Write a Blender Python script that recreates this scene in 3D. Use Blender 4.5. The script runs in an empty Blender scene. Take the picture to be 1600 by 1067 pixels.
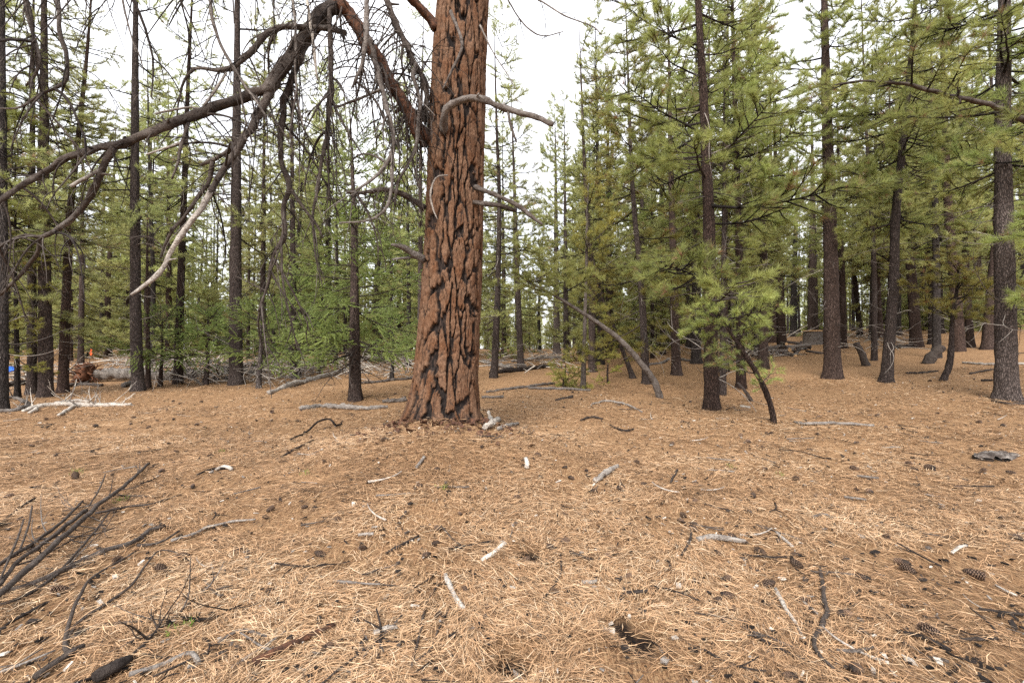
import bpy, math, random
import numpy as np
from mathutils import Vector, Matrix, Quaternion

# ------------------------------------------------------------------ camera, sky, sun, exposure
scene = bpy.context.scene
COL = scene.collection
F = 16.0 / 36.0 * 1600.0          # focal length in pixels of the 1600 px wide photograph
CAMZ = 1.45
PITCH = math.radians(1.0)
cam_d = bpy.data.cameras.new('camera')
cam_d.lens = 16.0; cam_d.sensor_width = 36.0; cam_d.clip_start = 0.05; cam_d.clip_end = 1500.0
cam = bpy.data.objects.new('camera', cam_d)
COL.objects.link(cam)
cam.location = (0, 0, CAMZ)
cam.rotation_euler = (math.radians(90) + PITCH, 0, 0)
scene.camera = cam

SUN_EL, SUN_AZ = math.radians(40), math.radians(200)      # azimuth clockwise from +Y (north)
world = bpy.data.worlds.new('World')
scene.world = world
world.use_nodes = True
wn, wl = world.node_tree.nodes, world.node_tree.links
wn.clear()
w_out = wn.new('ShaderNodeOutputWorld'); w_bg = wn.new('ShaderNodeBackground')
w_sky = wn.new('ShaderNodeTexSky'); w_sky.sky_type = 'NISHITA'; w_sky.sun_disc = False
w_sky.sun_elevation = SUN_EL; w_sky.sun_rotation = SUN_AZ
w_sky.air_density = 1.0; w_sky.dust_density = 2.0; w_sky.ozone_density = 1.0
# thin overcast: the blue of the sky is mostly hidden by an even white cloud deck with soft thinner places
w_tc = wn.new('ShaderNodeTexCoord'); w_noise = wn.new('ShaderNodeTexNoise')
w_noise.inputs['Scale'].default_value = 2.2; w_noise.inputs['Detail'].default_value = 4.0
w_ramp = wn.new('ShaderNodeMapRange')
w_ramp.inputs['From Min'].default_value = 0.30; w_ramp.inputs['From Max'].default_value = 0.62
w_ramp.inputs['To Min'].default_value = 0.70; w_ramp.inputs['To Max'].default_value = 0.98
w_mix = wn.new('ShaderNodeMix'); w_mix.data_type = 'RGBA'
w_mix.inputs['B'].default_value = (9.0, 9.1, 9.4, 1)
wl.new(w_tc.outputs['Generated'], w_noise.inputs['Vector'])
wl.new(w_noise.outputs['Fac'], w_ramp.inputs['Value'])
wl.new(w_ramp.outputs['Result'], w_mix.inputs['Factor'])
wl.new(w_sky.outputs['Color'], w_mix.inputs['A'])
wl.new(w_mix.outputs['Result'], w_bg.inputs['Color'])
w_bg.inputs['Strength'].default_value = 0.10
wl.new(w_bg.outputs['Background'], w_out.inputs['Surface'])

sun_d = bpy.data.lights.new('sun', 'SUN')
sun_d.energy = 3.0; sun_d.angle = math.radians(22); sun_d.color = (1.0, 0.95, 0.88)
sun = bpy.data.objects.new('sun', sun_d)
COL.objects.link(sun)
sdir = Vector((math.sin(SUN_AZ) * math.cos(SUN_EL), math.cos(SUN_AZ) * math.cos(SUN_EL), math.sin(SUN_EL)))
sun.rotation_euler = sdir.to_track_quat('Z', 'Y').to_euler()

vs = scene.view_settings
vs.view_transform = 'Standard'; vs.look = 'None'; vs.exposure = 1.1; vs.gamma = 1.0
vs.use_curve_mapping = False
scene.cycles.max_bounces = 6
scene.cycles.diffuse_bounces = 4
scene.cycles.transmission_bounces = 3
scene.cycles.glossy_bounces = 2
scene.cycles.use_denoising = False

RNG = np.random.default_rng(7)
TAU = 2 * math.pi

# ------------------------------------------------------------------ noise and terrain
_perm = np.random.default_rng(3).random(4096)
def _h(ix, iy, iz):
    n = (ix * 73856093) ^ (iy * 19349663) ^ (iz * 83492791)
    n = (n ^ (n >> 13)) * 1274126177
    return _perm[(n ^ (n >> 16)) & 4095]
def vnoise(x, y, z=0.0):
    """smooth value noise in -1..1"""
    x, y, z = np.broadcast_arrays(np.asarray(x, float), np.asarray(y, float), np.asarray(z, float))
    ix, iy, iz = np.floor(x).astype(np.int64), np.floor(y).astype(np.int64), np.floor(z).astype(np.int64)
    fx, fy, fz = x - ix, y - iy, z - iz
    fx, fy, fz = fx*fx*(3-2*fx), fy*fy*(3-2*fy), fz*fz*(3-2*fz)
    r = 0
    for dx in (0, 1):
        for dy in (0, 1):
            for dz in (0, 1):
                w = (fx if dx else 1-fx) * (fy if dy else 1-fy) * (fz if dz else 1-fz)
                r = r + w * _h(ix+dx, iy+dy, iz+dz)
    return r * 2 - 1
def fbm(x, y, z=0.0, octaves=3):
    r, a, s = 0, 1.0, 1.0
    for k in range(octaves):
        r = r + a * vnoise(np.asarray(x)*s + 17*k, np.asarray(y)*s - 9*k, np.asarray(z)*s + 5*k)
        a *= 0.5; s *= 2.03
    return r
def sstep(a, b, x):
    t = np.clip((np.asarray(x, float) - a) / (b - a), 0, 1)
    return t*t*(3-2*t)

HERO_D = 6.3
HERO_X = (692 - 800) / F * HERO_D
PITS = [(0.0, 2.05, .10, .13), (0.62, 2.26, .09, .09), (0.54, 2.36, .08, .07), (0.12, 3.14, .10, .08)]
def terrain(x, y, fine=True):
    x, y = np.asarray(x, float), np.asarray(y, float)
    h = np.interp(y, [-60, 0, 4, 8, 10, 14, 20, 28, 40, 60], [0, 0, .03, .13, .20, .37, .68, 1.12, 1.42, 1.55])
    q = 0.0035 * np.maximum(0, x - 1.0)**2
    h = h + 2.7 * (1 - np.exp(-q / 2.7)) * sstep(0, 6, y + 2)
    h = h + 0.37 * np.exp(-(((x - HERO_X) / 1.15)**2 + ((y - HERO_D) / 1.05)**2))
    h = h + 0.25 * np.exp(-(((x - HERO_X - .1) / 1.7)**2 + ((y - HERO_D + 1.15) / 1.2)**2))
    far = sstep(45, 140, np.hypot(x, y))
    h = h * (1 - far) + 1.3 * far
    if fine:
        near = 1 - sstep(14, 30, np.hypot(x, y))
        h = h + near * (0.030 * vnoise(x*1.1, y*1.1, 3) + 0.016 * vnoise(x*3.1, y*3.1, 9) + 0.007 * vnoise(x*8, y*8, 1)) \
              + (1 - near) * 0.05 * vnoise(x*.3, y*.3, 3)
        for (a, b, r, d) in PITS:
            h = h - d * np.exp(-((x-a)**2 + (y-b)**2) / r**2) + d * .28 * np.exp(-((np.hypot(x-a, y-b) - 1.7*r) / (.6*r))**2)
    return h

def ray(px, py):
    u, v = (px - 800) / F, (533.5 - py) / F
    return np.array([u, math.cos(PITCH) - v*math.sin(PITCH), math.sin(PITCH) + v*math.cos(PITCH)])
def at(px, py, D):
    d = ray(px, py)
    return np.array([0, 0, CAMZ]) + d * (D / d[1])
def gnd(px, py, dz=0.0):
    """where the sight line through a pixel meets the ground"""
    d = ray(px, py)
    ts = np.geomspace(0.8, 150, 1500)
    z = CAMZ + d[2]*ts
    hit = np.nonzero(z - terrain(d[0]*ts, d[1]*ts) - dz < 0)[0]
    t = ts[hit[0]] if len(hit) else 60.0
    x, y = d[0]*t, d[1]*t
    return np.array([x, y, float(terrain(x, y)) + dz])

# ------------------------------------------------------------------ mesh helpers
class MB:
    def __init__(self): self.v, self.t, self.q, self.n = [], [], [], 0
    def add(self, v, f, mat=0, tint=0.5):
        v = np.asarray(v, np.float32).reshape(-1, 3); f = np.asarray(f, np.int64)
        tint = np.broadcast_to(np.asarray(tint, np.float32), (len(v),))
        self.v.append((v, tint))
        if len(f):
            (self.t if f.shape[1] == 3 else self.q).append((f + self.n, np.full(len(f), mat, np.int32)))
        self.n += len(v)
    def arrays(self):
        v = np.concatenate([a for a, _ in self.v]); ti = np.concatenate([b for _, b in self.v])
        t = np.concatenate([a for a, _ in self.t]) if self.t else np.zeros((0, 3), np.int64)
        tm = np.concatenate([b for _, b in self.t]) if self.t else np.zeros(0, np.int32)
        q = np.concatenate([a for a, _ in self.q]) if self.q else np.zeros((0, 4), np.int64)
        qm = np.concatenate([b for _, b in self.q]) if self.q else np.zeros(0, np.int32)
        return v, ti, t, tm, q, qm
    def merge(self, other_arrays, M=None, dtint=0.0):
        v, ti, t, tm, q, qm = other_arrays
        if M is not None: v = v @ M[:3, :3].T.astype(np.float32) + M[:3, 3].astype(np.float32)
        self.v.append((v.astype(np.float32), np.clip(ti + dtint, 0, 1)))
        if len(t): self.t.append((t + self.n, tm))
        if len(q): self.q.append((q + self.n, qm))
        self.n += len(v)
    def mesh(self, name, mats, origin=(0, 0, 0), smooth=True):
        v, ti, t, tm, q, qm = self.arrays()
        v = v - np.asarray(origin, np.float32)
        me = bpy.data.meshes.new(name)
        me.vertices.add(len(v)); me.vertices.foreach_set('co', v.ravel().astype(np.float32))
        nl = len(t)*3 + len(q)*4
        me.loops.add(nl)
        me.loops.foreach_set('vertex_index', np.concatenate([t.ravel(), q.ravel()]).astype(np.int32))
        me.polygons.add(len(t) + len(q))
        me.polygons.foreach_set('loop_start', np.concatenate([np.arange(len(t))*3, len(t)*3 + np.arange(len(q))*4]).astype(np.int32))
        me.polygons.foreach_set('material_index', np.concatenate([tm, qm]).astype(np.int32))
        me.polygons.foreach_set('use_smooth', np.full(len(t)+len(q), smooth))
        at_ = me.attributes.new('tint', 'FLOAT', 'POINT'); at_.data.foreach_set('value', ti.astype(np.float32))
        me.update(calc_edges=True)
        for m in (mats if isinstance(mats, (list, tuple)) else [mats]): me.materials.append(m)
        return me
    def build(self, name, mats, parent=None, origin=(0, 0, 0), smooth=True):
        return link(name, self.mesh(name, mats, origin, smooth), parent, origin if parent is None else (0, 0, 0))

def link(name, data, parent=None, loc=(0, 0, 0)):
    o = bpy.data.objects.new(name, data)
    COL.objects.link(o)
    o.location = [float(c) for c in loc]
    if parent is not None: o.parent = parent
    return o
def tag(o, label=None, cat=None, group=None, kind=None):
    if label: o['label'] = label
    if cat: o['category'] = cat
    if group: o['group'] = group
    if kind: o['kind'] = kind
    return o
def thing(name, loc, label, cat, group=None):
    return tag(link(name, None, None, loc), label, cat, group)

def smooth_path(pts, n):
    """Catmull-Rom through pts (m,k) resampled to n points"""
    pts = np.asarray(pts, float)
    if len(pts) == 2: return pts[0] + (pts[1]-pts[0]) * np.linspace(0, 1, n)[:, None]
    P = np.vstack([2*pts[0]-pts[1], pts, 2*pts[-1]-pts[-2]])
    seg = np.linalg.norm(np.diff(pts[:, :3], axis=0), axis=1); cum = np.concatenate([[0], np.cumsum(seg)])
    s = np.linspace(0, cum[-1], n)
    i = np.clip(np.searchsorted(cum, s, 'right') - 1, 0, len(seg)-1)
    t = ((s - cum[i]) / np.maximum(seg[i], 1e-9))[:, None]
    a, b, c, d = P[i], P[i+1], P[i+2], P[i+3]
    return 0.5*((2*b) + (c-a)*t + (2*a-5*b+4*c-d)*t**2 + (-a+3*b-3*c+d)*t**3)

def frames(p):
    t = np.gradient(p, axis=0); t /= np.maximum(np.linalg.norm(t, axis=1, keepdims=True), 1e-9)
    u = np.cross(t[0], [0.31, 0.17, 0.93]); 
    if np.linalg.norm(u) < .2: u = np.cross(t[0], [1, 0.2, 0])
    U = np.zeros_like(p)
    for i in range(len(p)):
        u = u - t[i]*np.dot(u, t[i]); u = u/max(np.linalg.norm(u), 1e-9); U[i] = u
    return t, U, np.cross(t, U)

def tube(mb, p, r, k=6, mat=0, tint=0.5, rough=0.0, cap=True, seed=0):
    p = np.asarray(p, float); n = len(p)
    r = np.broadcast_to(np.asarray(r, float), (n,))
    t, U, V = frames(p)
    a = np.arange(k) * TAU / k
    rr = r[:, None] * np.ones(k)
    if rough:
        ii = np.arange(n)[:, None]
        rr = rr * (1 + rough * vnoise(ii*.55 + seed, np.cos(a)*1.3 + 5, np.sin(a)*1.3 + seed) + .4*rough*vnoise(ii*1.7+seed, np.cos(a)*2.9, np.sin(a)*2.9))
    v = p[:, None, :] + rr[..., None]*(np.cos(a)[:, None]*U[:, None, :] + np.sin(a)[:, None]*V[:, None, :])
    i = np.arange(n-1)[:, None]*k; j = np.arange(k); j2 = (j+1) % k
    f = np.stack([i+j, i+j2, i+k+j2, i+k+j], -1).reshape(-1, 4)
    ti = np.broadcast_to(np.asarray(tint, float), (n,)) if np.ndim(tint) else np.full(n, tint)
    base = mb.n
    mb.add(v.reshape(-1, 3), f, mat, np.repeat(ti, k))
    if cap:
        mb.add([p[0], p[-1]], np.zeros((0, 3)), mat, [ti[0], ti[-1]])
        c0, c1 = base + n*k, base + n*k + 1
        fc = np.concatenate([np.stack([np.full(k, c0), base+j2, base+j], -1), np.stack([np.full(k, c1), base+(n-1)*k+j, base+(n-1)*k+j2], -1)])
        mb.t.append((fc, np.full(len(fc), mat, np.int32)))

# ------------------------------------------------------------------ materials
def mat(name):
    m = bpy.data.materials.new(name); m.use_nodes = True
    nt = m.node_tree; nt.nodes.clear()
    out = nt.nodes.new('ShaderNodeOutputMaterial')
    return m, nt.nodes, nt.links, out
def N(nodes, typ, **kw):
    n = nodes.new(typ)
    for k, v in kw.items():
        if k in n.inputs.keys(): n.inputs[k].default_value = v
        else: setattr(n, k, v)
    return n
def ramp(nodes, stops):
    r = nodes.new('ShaderNodeValToRGB')
    e = r.color_ramp.elements
    while len(e) > 1: e.remove(e[-1])
    e[0].position = stops[0][0]; e[0].color = (*stops[0][1], 1)
    for p, c in stops[1:]:
        x = e.new(p); x.color = (*c, 1)
    return r
def coords(nodes, links, scale=(1, 1, 1), kind='Object'):
    tc = nodes.new('ShaderNodeTexCoord'); mp = nodes.new('ShaderNodeMapping')
    mp.inputs['Scale'].default_value = scale
    links.new(tc.outputs[kind], mp.inputs['Vector'])
    return mp.outputs['Vector']
def noise(nodes, links, vec, scale, detail=4, rough=.6):
    n = N(nodes, 'ShaderNodeTexNoise', Scale=scale, Detail=detail, Roughness=rough)
    links.new(vec, n.inputs['Vector'])
    return n.outputs['Fac']
def mixc(nodes, links, fac, a, b, mode='MIX'):
    m = nodes.new('ShaderNodeMix'); m.data_type = 'RGBA'; m.blend_type = mode
    for s, v in (('Factor', fac), ('A', a), ('B', b)):
        if isinstance(v, bpy.types.NodeSocket): links.new(v, m.inputs[s])
        elif s == 'Factor': m.inputs[s].default_value = v
        else: m.inputs[s].default_value = (*v, 1)
    return m.outputs['Result']
def principled(nodes, links, out, color, rough=.9, bump=None, bstr=.4, bdist=.02, spec=.2):
    b = nodes.new('ShaderNodeBsdfPrincipled')
    b.inputs['Roughness'].default_value = rough; b.inputs['Specular IOR Level'].default_value = spec
    if isinstance(color, bpy.types.NodeSocket): links.new(color, b.inputs['Base Color'])
    else: b.inputs['Base Color'].default_value = (*color, 1)
    if bump is not None:
        bp = N(nodes, 'ShaderNodeBump', Strength=bstr, Distance=bdist)
        links.new(bump, bp.inputs['Height']); links.new(bp.outputs['Normal'], b.inputs['Normal'])
    links.new(b.outputs['BSDF'], out.inputs['Surface'])
    return b
def attr(nodes, name='tint'):
    a = nodes.new('ShaderNodeAttribute'); a.attribute_name = name
    return a.outputs['Fac']
def maprange(nodes, links, v, a, b, c=0., d=1.):
    m = nodes.new('ShaderNodeMapRange')
    m.inputs['From Min'].default_value = a; m.inputs['From Max'].default_value = b
    m.inputs['To Min'].default_value = c; m.inputs['To Max'].default_value = d
    links.new(v, m.inputs['Value'])
    return m.outputs['Result']

def make_ground():
    m, n, l, o = mat('pine_duff')
    v = coords(n, l)
    fine = noise(n, l, v, 70, 6, .75)
    mid = noise(n, l, v, 9, 5, .65)
    big = noise(n, l, v, 0.9, 4, .6)
    c1 = ramp(n, [(.25, (.034, .022, .016)), (.42, (.140, .082, .047)), (.55, (.35, .208, .112)), (.72, (.52, .345, .198))])
    l.new(fine, c1.inputs['Fac'])
    c2 = ramp(n, [(.30, (.42, .37, .34)), (.50, (.95, .93, .92)), (.75, (1.05, 1.0, .95))]); l.new(mid, c2.inputs['Fac'])
    c3 = ramp(n, [(.32, (.80, .76, .74)), (.60, (1.02, 1.0, .98))]); l.new(big, c3.inputs['Fac'])
    col = mixc(n, l, 1.0, c1.outputs['Color'], c2.outputs['Color'], 'MULTIPLY')
    col = mixc(n, l, 1.0, col, c3.outputs['Color'], 'MULTIPLY')
    # thin crossing needle streaks
    st = None
    for k, (ang, sc) in enumerate(((.3, 60), (1.4, 66), (2.4, 58))):
        mp = n.new('ShaderNodeMapping'); mp.inputs['Rotation'].default_value = (0, 0, ang); mp.inputs['Scale'].default_value = (1, .07, 1)
        l.new(v, mp.inputs['Vector'])
        s = noise(n, l, mp.outputs['Vector'], sc*2.0, 2, .5)
        s = maprange(n, l, s, .56, .66)
        if st is None: st = s
        else:
            mx = n.new('ShaderNodeMath'); mx.operation = 'MAXIMUM'; l.new(st, mx.inputs[0]); l.new(s, mx.inputs[1]); st = mx.outputs[0]
    f2 = n.new('ShaderNodeMath'); f2.operation = 'MULTIPLY'; l.new(st, f2.inputs[0]); f2.inputs[1].default_value = .55
    col = mixc(n, l, f2.outputs[0], col, (.54, .36, .20))
    col = mixc(n, l, maprange(n, l, attr(n), .12, .5), col, (.022, .015, .012))      # bare dark soil in the dug hollows
    ad = n.new('ShaderNodeMath'); ad.operation = 'ADD'; l.new(fine, ad.inputs[0]); l.new(mid, ad.inputs[1])
    principled(n, l, o, col, .95, ad.outputs[0], .9, .03, .1)
    return m
def make_litter():
    m, n, l, o = mat('dead_pine_needle')
    r = ramp(n, [(0, (.050, .034, .024)), (.2, (.190, .110, .058)), (.5, (.44, .260, .140)), (.8, (.57, .382, .224)), (1, (.64, .50, .35))])
    l.new(attr(n), r.inputs['Fac'])
    principled(n, l, o, r.outputs['Color'], .6, spec=.3)
    return m
def make_plate():
    m, n, l, o = mat('orange_bark_plate')
    v = coords(n, l, (1, 1, .45)); v2 = coords(n, l, (1, 1, .8))
    a = noise(n, l, v, 44, 7, .8); b = noise(n, l, v2, 6, 3, .6); c = noise(n, l, v2, 120, 4, .75)
    r = ramp(n, [(.25, (.038, .025, .018)), (.42, (.105, .061, .039)), (.55, (.190, .112, .070)), (.66, (.275, .180, .124)), (.78, (.39, .30, .232))]); l.new(a, r.inputs['Fac'])
    g = ramp(n, [(.35, (.78, .62, .50)), (.6, (1, .98, .96)), (.75, (1.1, 1.02, 1.0))]); l.new(b, g.inputs['Fac'])
    col = mixc(n, l, 1, r.outputs['Color'], g.outputs['Color'], 'MULTIPLY')
    sp = ramp(n, [(.38, (.45, .42, .42)), (.52, (1, 1, 1))]); l.new(c, sp.inputs['Fac'])
    col = mixc(n, l, .8, col, sp.outputs['Color'], 'MULTIPLY')
    e = ramp(n, [(0, (.030, .024, .022)), (.35, (.085, .050, .036)), (.6, (1, 1, 1))]); l.new(attr(n), e.inputs['Fac'])
    nf = n.new('ShaderNodeMath'); nf.operation = 'MULTIPLY_ADD'; l.new(a, nf.inputs[0]); nf.inputs[1].default_value = .7; l.new(attr(n), nf.inputs[2])
    fac = maprange(n, l, nf.outputs[0], .72, 1.22)
    col = mixc(n, l, fac, (.026, .020, .018), col)
    ad = n.new('ShaderNodeMath'); ad.operation = 'ADD'; l.new(a, ad.inputs[0]); l.new(c, ad.inputs[1])
    principled(n, l, o, col, .9, ad.outputs[0], .8, .012, .15)
    return m
def make_furrow():
    m, n, l, o = mat('dark_bark_furrow')
    v = coords(n, l, (1, 1, .35))
    a = noise(n, l, v, 30, 5, .7)
    r = ramp(n, [(.3, (.007, .006, .006)), (.5, (.020, .016, .015)), (.6, (.060, .040, .032)), (.75, (.12, .072, .052))]); l.new(a, r.inputs['Fac'])
    principled(n, l, o, r.outputs['Color'], .95, a, .9, .02, .1)
    return m
def make_pinebark():
    m, n, l, o = mat('dark_pine_bark')
    v = coords(n, l, (1, 1, .32))
    oi = n.new('ShaderNodeObjectInfo')
    vo = N(n, 'ShaderNodeTexVoronoi', Scale=34.0, feature='DISTANCE_TO_EDGE'); 
    wv = n.new('ShaderNodeVectorMath'); wv.operation = 'ADD'
    nz = N(n, 'ShaderNodeTexNoise', Scale=14.0, Detail=3.0); l.new(v, nz.inputs['Vector'])
    sc = n.new('ShaderNodeVectorMath'); sc.operation = 'SCALE'; sc.inputs['Scale'].default_value = .07
    l.new(nz.outputs['Color'], sc.inputs[0]); l.new(v, wv.inputs[0]); l.new(sc.outputs[0], wv.inputs[1]); l.new(wv.outputs[0], vo.inputs['Vector'])
    edge = maprange(n, l, vo.outputs['Distance'], .0, .16, .25, 1.)
    a = noise(n, l, v, 30, 6, .75); b = noise(n, l, v, 3.0, 3, .6)
    r = ramp(n, [(.28, (.034, .027, .025)), (.5, (.080, .064, .059)), (.66, (.140, .117, .108)), (.8, (.22, .19, .18))]); l.new(a, r.inputs['Fac'])
    g = ramp(n, [(.3, (.72, .66, .62)), (.65, (1.05, 1, .98))]); l.new(b, g.inputs['Fac'])
    col = mixc(n, l, 1, r.outputs['Color'], g.outputs['Color'], 'MULTIPLY')
    col = mixc(n, l, edge, (.022, .018, .017), col)
    hs = n.new('ShaderNodeHueSaturation'); l.new(col, hs.inputs['Color'])
    l.new(maprange(n, l, oi.outputs['Random'], 0, 1, .5, 1.3), hs.inputs['Value'])
    rs = n.new('ShaderNodeMath'); rs.operation = 'FRACT'; rm = n.new('ShaderNodeMath'); rm.operation = 'MULTIPLY'; l.new(oi.outputs['Random'], rm.inputs[0]); rm.inputs[1].default_value = 17.3; l.new(rm.outputs[0], rs.inputs[0])
    l.new(maprange(n, l, rs.outputs[0], 0, 1, .6, 1.5), hs.inputs['Saturation'])
    ad = n.new('ShaderNodeMath'); ad.operation = 'ADD'; l.new(a, ad.inputs[0]); l.new(edge, ad.inputs[1])
    principled(n, l, o, hs.outputs['Color'], .95, ad.outputs[0], 1.0, .025, .1)
    return m
def make_deadwood():
    m, n, l, o = mat('weathered_wood')
    v = coords(n, l)
    a = noise(n, l, v, 60, 5, .7); b = noise(n, l, v, 9, 3, .6)
    # tint 0 dark bark .. 0.35 brown .. 0.6 grey .. 1 bleached
    r = ramp(n, [(0, (.016, .013, .012)), (.2, (.040, .032, .029)), (.4, (.095, .077, .067)), (.6, (.215, .192, .176)), (.8, (.43, .39, .350)), (1, (.74, .68, .60))])
    ml = n.new('ShaderNodeMath'); ml.operation = 'MULTIPLY_ADD'; l.new(b, ml.inputs[0]); ml.inputs[1].default_value = .4; ml.inputs[2].default_value = -.2
    ad = n.new('ShaderNodeMath'); ad.operation = 'ADD'; l.new(attr(n), ad.inputs[0]); l.new(ml.outputs[0], ad.inputs[1])
    l.new(ad.outputs[0], r.inputs['Fac'])
    g = ramp(n, [(.3, (.45, .42, .40)), (.55, (1, 1, 1)), (.75, (1.15, 1.12, 1.1))]); l.new(a, g.inputs['Fac'])
    col = mixc(n, l, .9, r.outputs['Color'], g.outputs['Color'], 'MULTIPLY')
    c2 = noise(n, l, v, 22, 4, .7)
    g2 = ramp(n, [(.36, (.45, .40, .38)), (.5, (1, 1, 1))]); l.new(c2, g2.inputs['Fac'])
    col = mixc(n, l, .8, col, g2.outputs['Color'], 'MULTIPLY')
    ad2 = n.new('ShaderNodeMath'); ad2.operation = 'MULTIPLY_ADD'; l.new(c2, ad2.inputs[0]); ad2.inputs[1].default_value = 2.2; l.new(a, ad2.inputs[2])
    principled(n, l, o, col, .9, ad2.outputs[0], 1.0, .016, .15)
    return m
def make_redwood():
    m, n, l, o = mat('reddish_limb_bark')
    v = coords(n, l)
    a = noise(n, l, v, 22, 6, .75)
    r = ramp(n, [(.3, (.022, .016, .014)), (.46, (.070, .038, .027)), (.6, (.150, .070, .042)), (.78, (.27, .145, .09))]); l.new(a, r.inputs['Fac'])
    principled(n, l, o, r.outputs['Color'], .9, a, 1., .03, .15)
    return m
def make_foliage(name, dark, mid, light, dead, trans=.38):
    m, n, l, o = mat(name)
    oi = n.new('ShaderNodeObjectInfo')
    r = ramp(n, [(0, dead), (.06, dead), (.12, dark), (.5, mid), (1, light)]); l.new(attr(n), r.inputs['Fac'])
    hs = n.new('ShaderNodeHueSaturation'); l.new(r.outputs['Color'], hs.inputs['Color'])
    l.new(maprange(n, l, oi.outputs['Random'], 0, 1, .485, .512), hs.inputs['Hue'])
    l.new(maprange(n, l, oi.outputs['Random'], 0, 1, .85, 1.2), hs.inputs['Value'])
    d = n.new('ShaderNodeBsdfPrincipled'); d.inputs['Roughness'].default_value = .5; d.inputs['Specular IOR Level'].default_value = .35
    t = n.new('ShaderNodeBsdfTranslucent'); mx = n.new('ShaderNodeMixShader'); mx.inputs[0].default_value = trans
    l.new(hs.outputs['Color'], d.inputs['Base Color']); l.new(hs.outputs['Color'], t.inputs['Color'])
    l.new(d.outputs['BSDF'], mx.inputs[1]); l.new(t.outputs['BSDF'], mx.inputs[2]); l.new(mx.outputs[0], o.inputs['Surface'])
    return m
def make_flat(name, c1, c2, scale=40, rough=.85, bump=.5):
    m, n, l, o = mat(name)
    a = noise(n, l, coords(n, l), scale, 5, .7)
    r = ramp(n, [(.3, c1), (.7, c2)]); l.new(a, r.inputs['Fac'])
    principled(n, l, o, r.outputs['Color'], rough, a, bump, .01, .2)
    return m
def make_cone():
    m, n, l, o = mat('pine_cone_scale')
    r = ramp(n, [(0, (.014, .009, .007)), (.5, (.055, .032, .022)), (1, (.17, .11, .075))]); l.new(attr(n), r.inputs['Fac'])
    oi = n.new('ShaderNodeObjectInfo'); hs = n.new('ShaderNodeHueSaturation'); l.new(r.outputs['Color'], hs.inputs['Color'])
    l.new(maprange(n, l, oi.outputs['Random'], 0, 1, .6, 1.25), hs.inputs['Value'])
    principled(n, l, o, hs.outputs['Color'], .7, spec=.25)
    return m

M_GROUND, M_LITTER = make_ground(), make_litter()
M_PLATE, M_FURROW, M_BARK = make_plate(), make_furrow(), make_pinebark()
M_DEAD, M_RED, M_CONE = make_deadwood(), make_redwood(), make_cone()
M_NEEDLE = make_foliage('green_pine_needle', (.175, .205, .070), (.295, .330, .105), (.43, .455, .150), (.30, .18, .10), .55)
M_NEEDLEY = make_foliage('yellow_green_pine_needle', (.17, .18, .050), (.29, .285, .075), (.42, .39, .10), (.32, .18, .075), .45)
M_NEEDLEF = make_foliage('hazed_far_pine_needle', (.25, .275, .115), (.37, .39, .155), (.49, .495, .20), (.32, .22, .13), .55)  # light green far foliage, with distance haze put into the needle colour
M_CEDAR = make_foliage('green_cedar_spray', (.150, .195, .066), (.255, .320, .098), (.38, .45, .145), (.24, .15, .08), .52)
M_CUT = make_flat('cut_wood_end', (.42, .24, .11), (.60, .40, .22), 60)
M_SOIL = make_flat('red_root_soil', (.014, .009, .007), (.16, .068, .036), 6, .95, 1.)
M_BLUE = make_flat('blue_tarp', (.02, .09, .42), (.03, .16, .62), 5, .5, .2)
M_ORANGE = make_flat('orange_flagging', (.75, .11, .03), (.85, .18, .05), 10, .6, .1)
M_SPROUT = make_foliage('fresh_green_leaf', (.10, .16, .03), (.17, .25, .04), (.28, .36, .07), (.3, .2, .06))

# ------------------------------------------------------------------ the ground
def ground_axis(a, b, fine, lim, growth=1.16):
    mid = list(np.arange(a, b + 1e-6, fine))
    out, s, x = [], fine, b
    while x < lim: s *= growth; x += s; out.append(x)
    left, s, x = [], fine, a
    while x > -lim: s *= growth; x -= s; left.append(x)
    return np.array(left[::-1] + mid + out)
gx = ground_axis(-6.5, 6.5, .07, 420); gy = ground_axis(1.2, 9.5, .06, 420)
X, Y = np.meshgrid(gx, gy); Z = terrain(X, Y)
nx, ny = len(gx), len(gy)
mb = MB()
ii, jj = np.meshgrid(np.arange(nx-1), np.arange(ny-1)); b0 = (jj*nx + ii).ravel()
soil = np.zeros_like(X)
for (a_, b_, r_, d_) in PITS: soil = np.maximum(soil, np.exp(-((X-a_)**2 + (Y-b_)**2) / (r_*.95)**2))
mb.add(np.stack([X, Y, Z], -1).reshape(-1, 3), np.stack([b0, b0+1, b0+nx+1, b0+nx], -1), 0, soil.ravel())
tag(mb.build('ground', M_GROUND), kind='structure')

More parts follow.
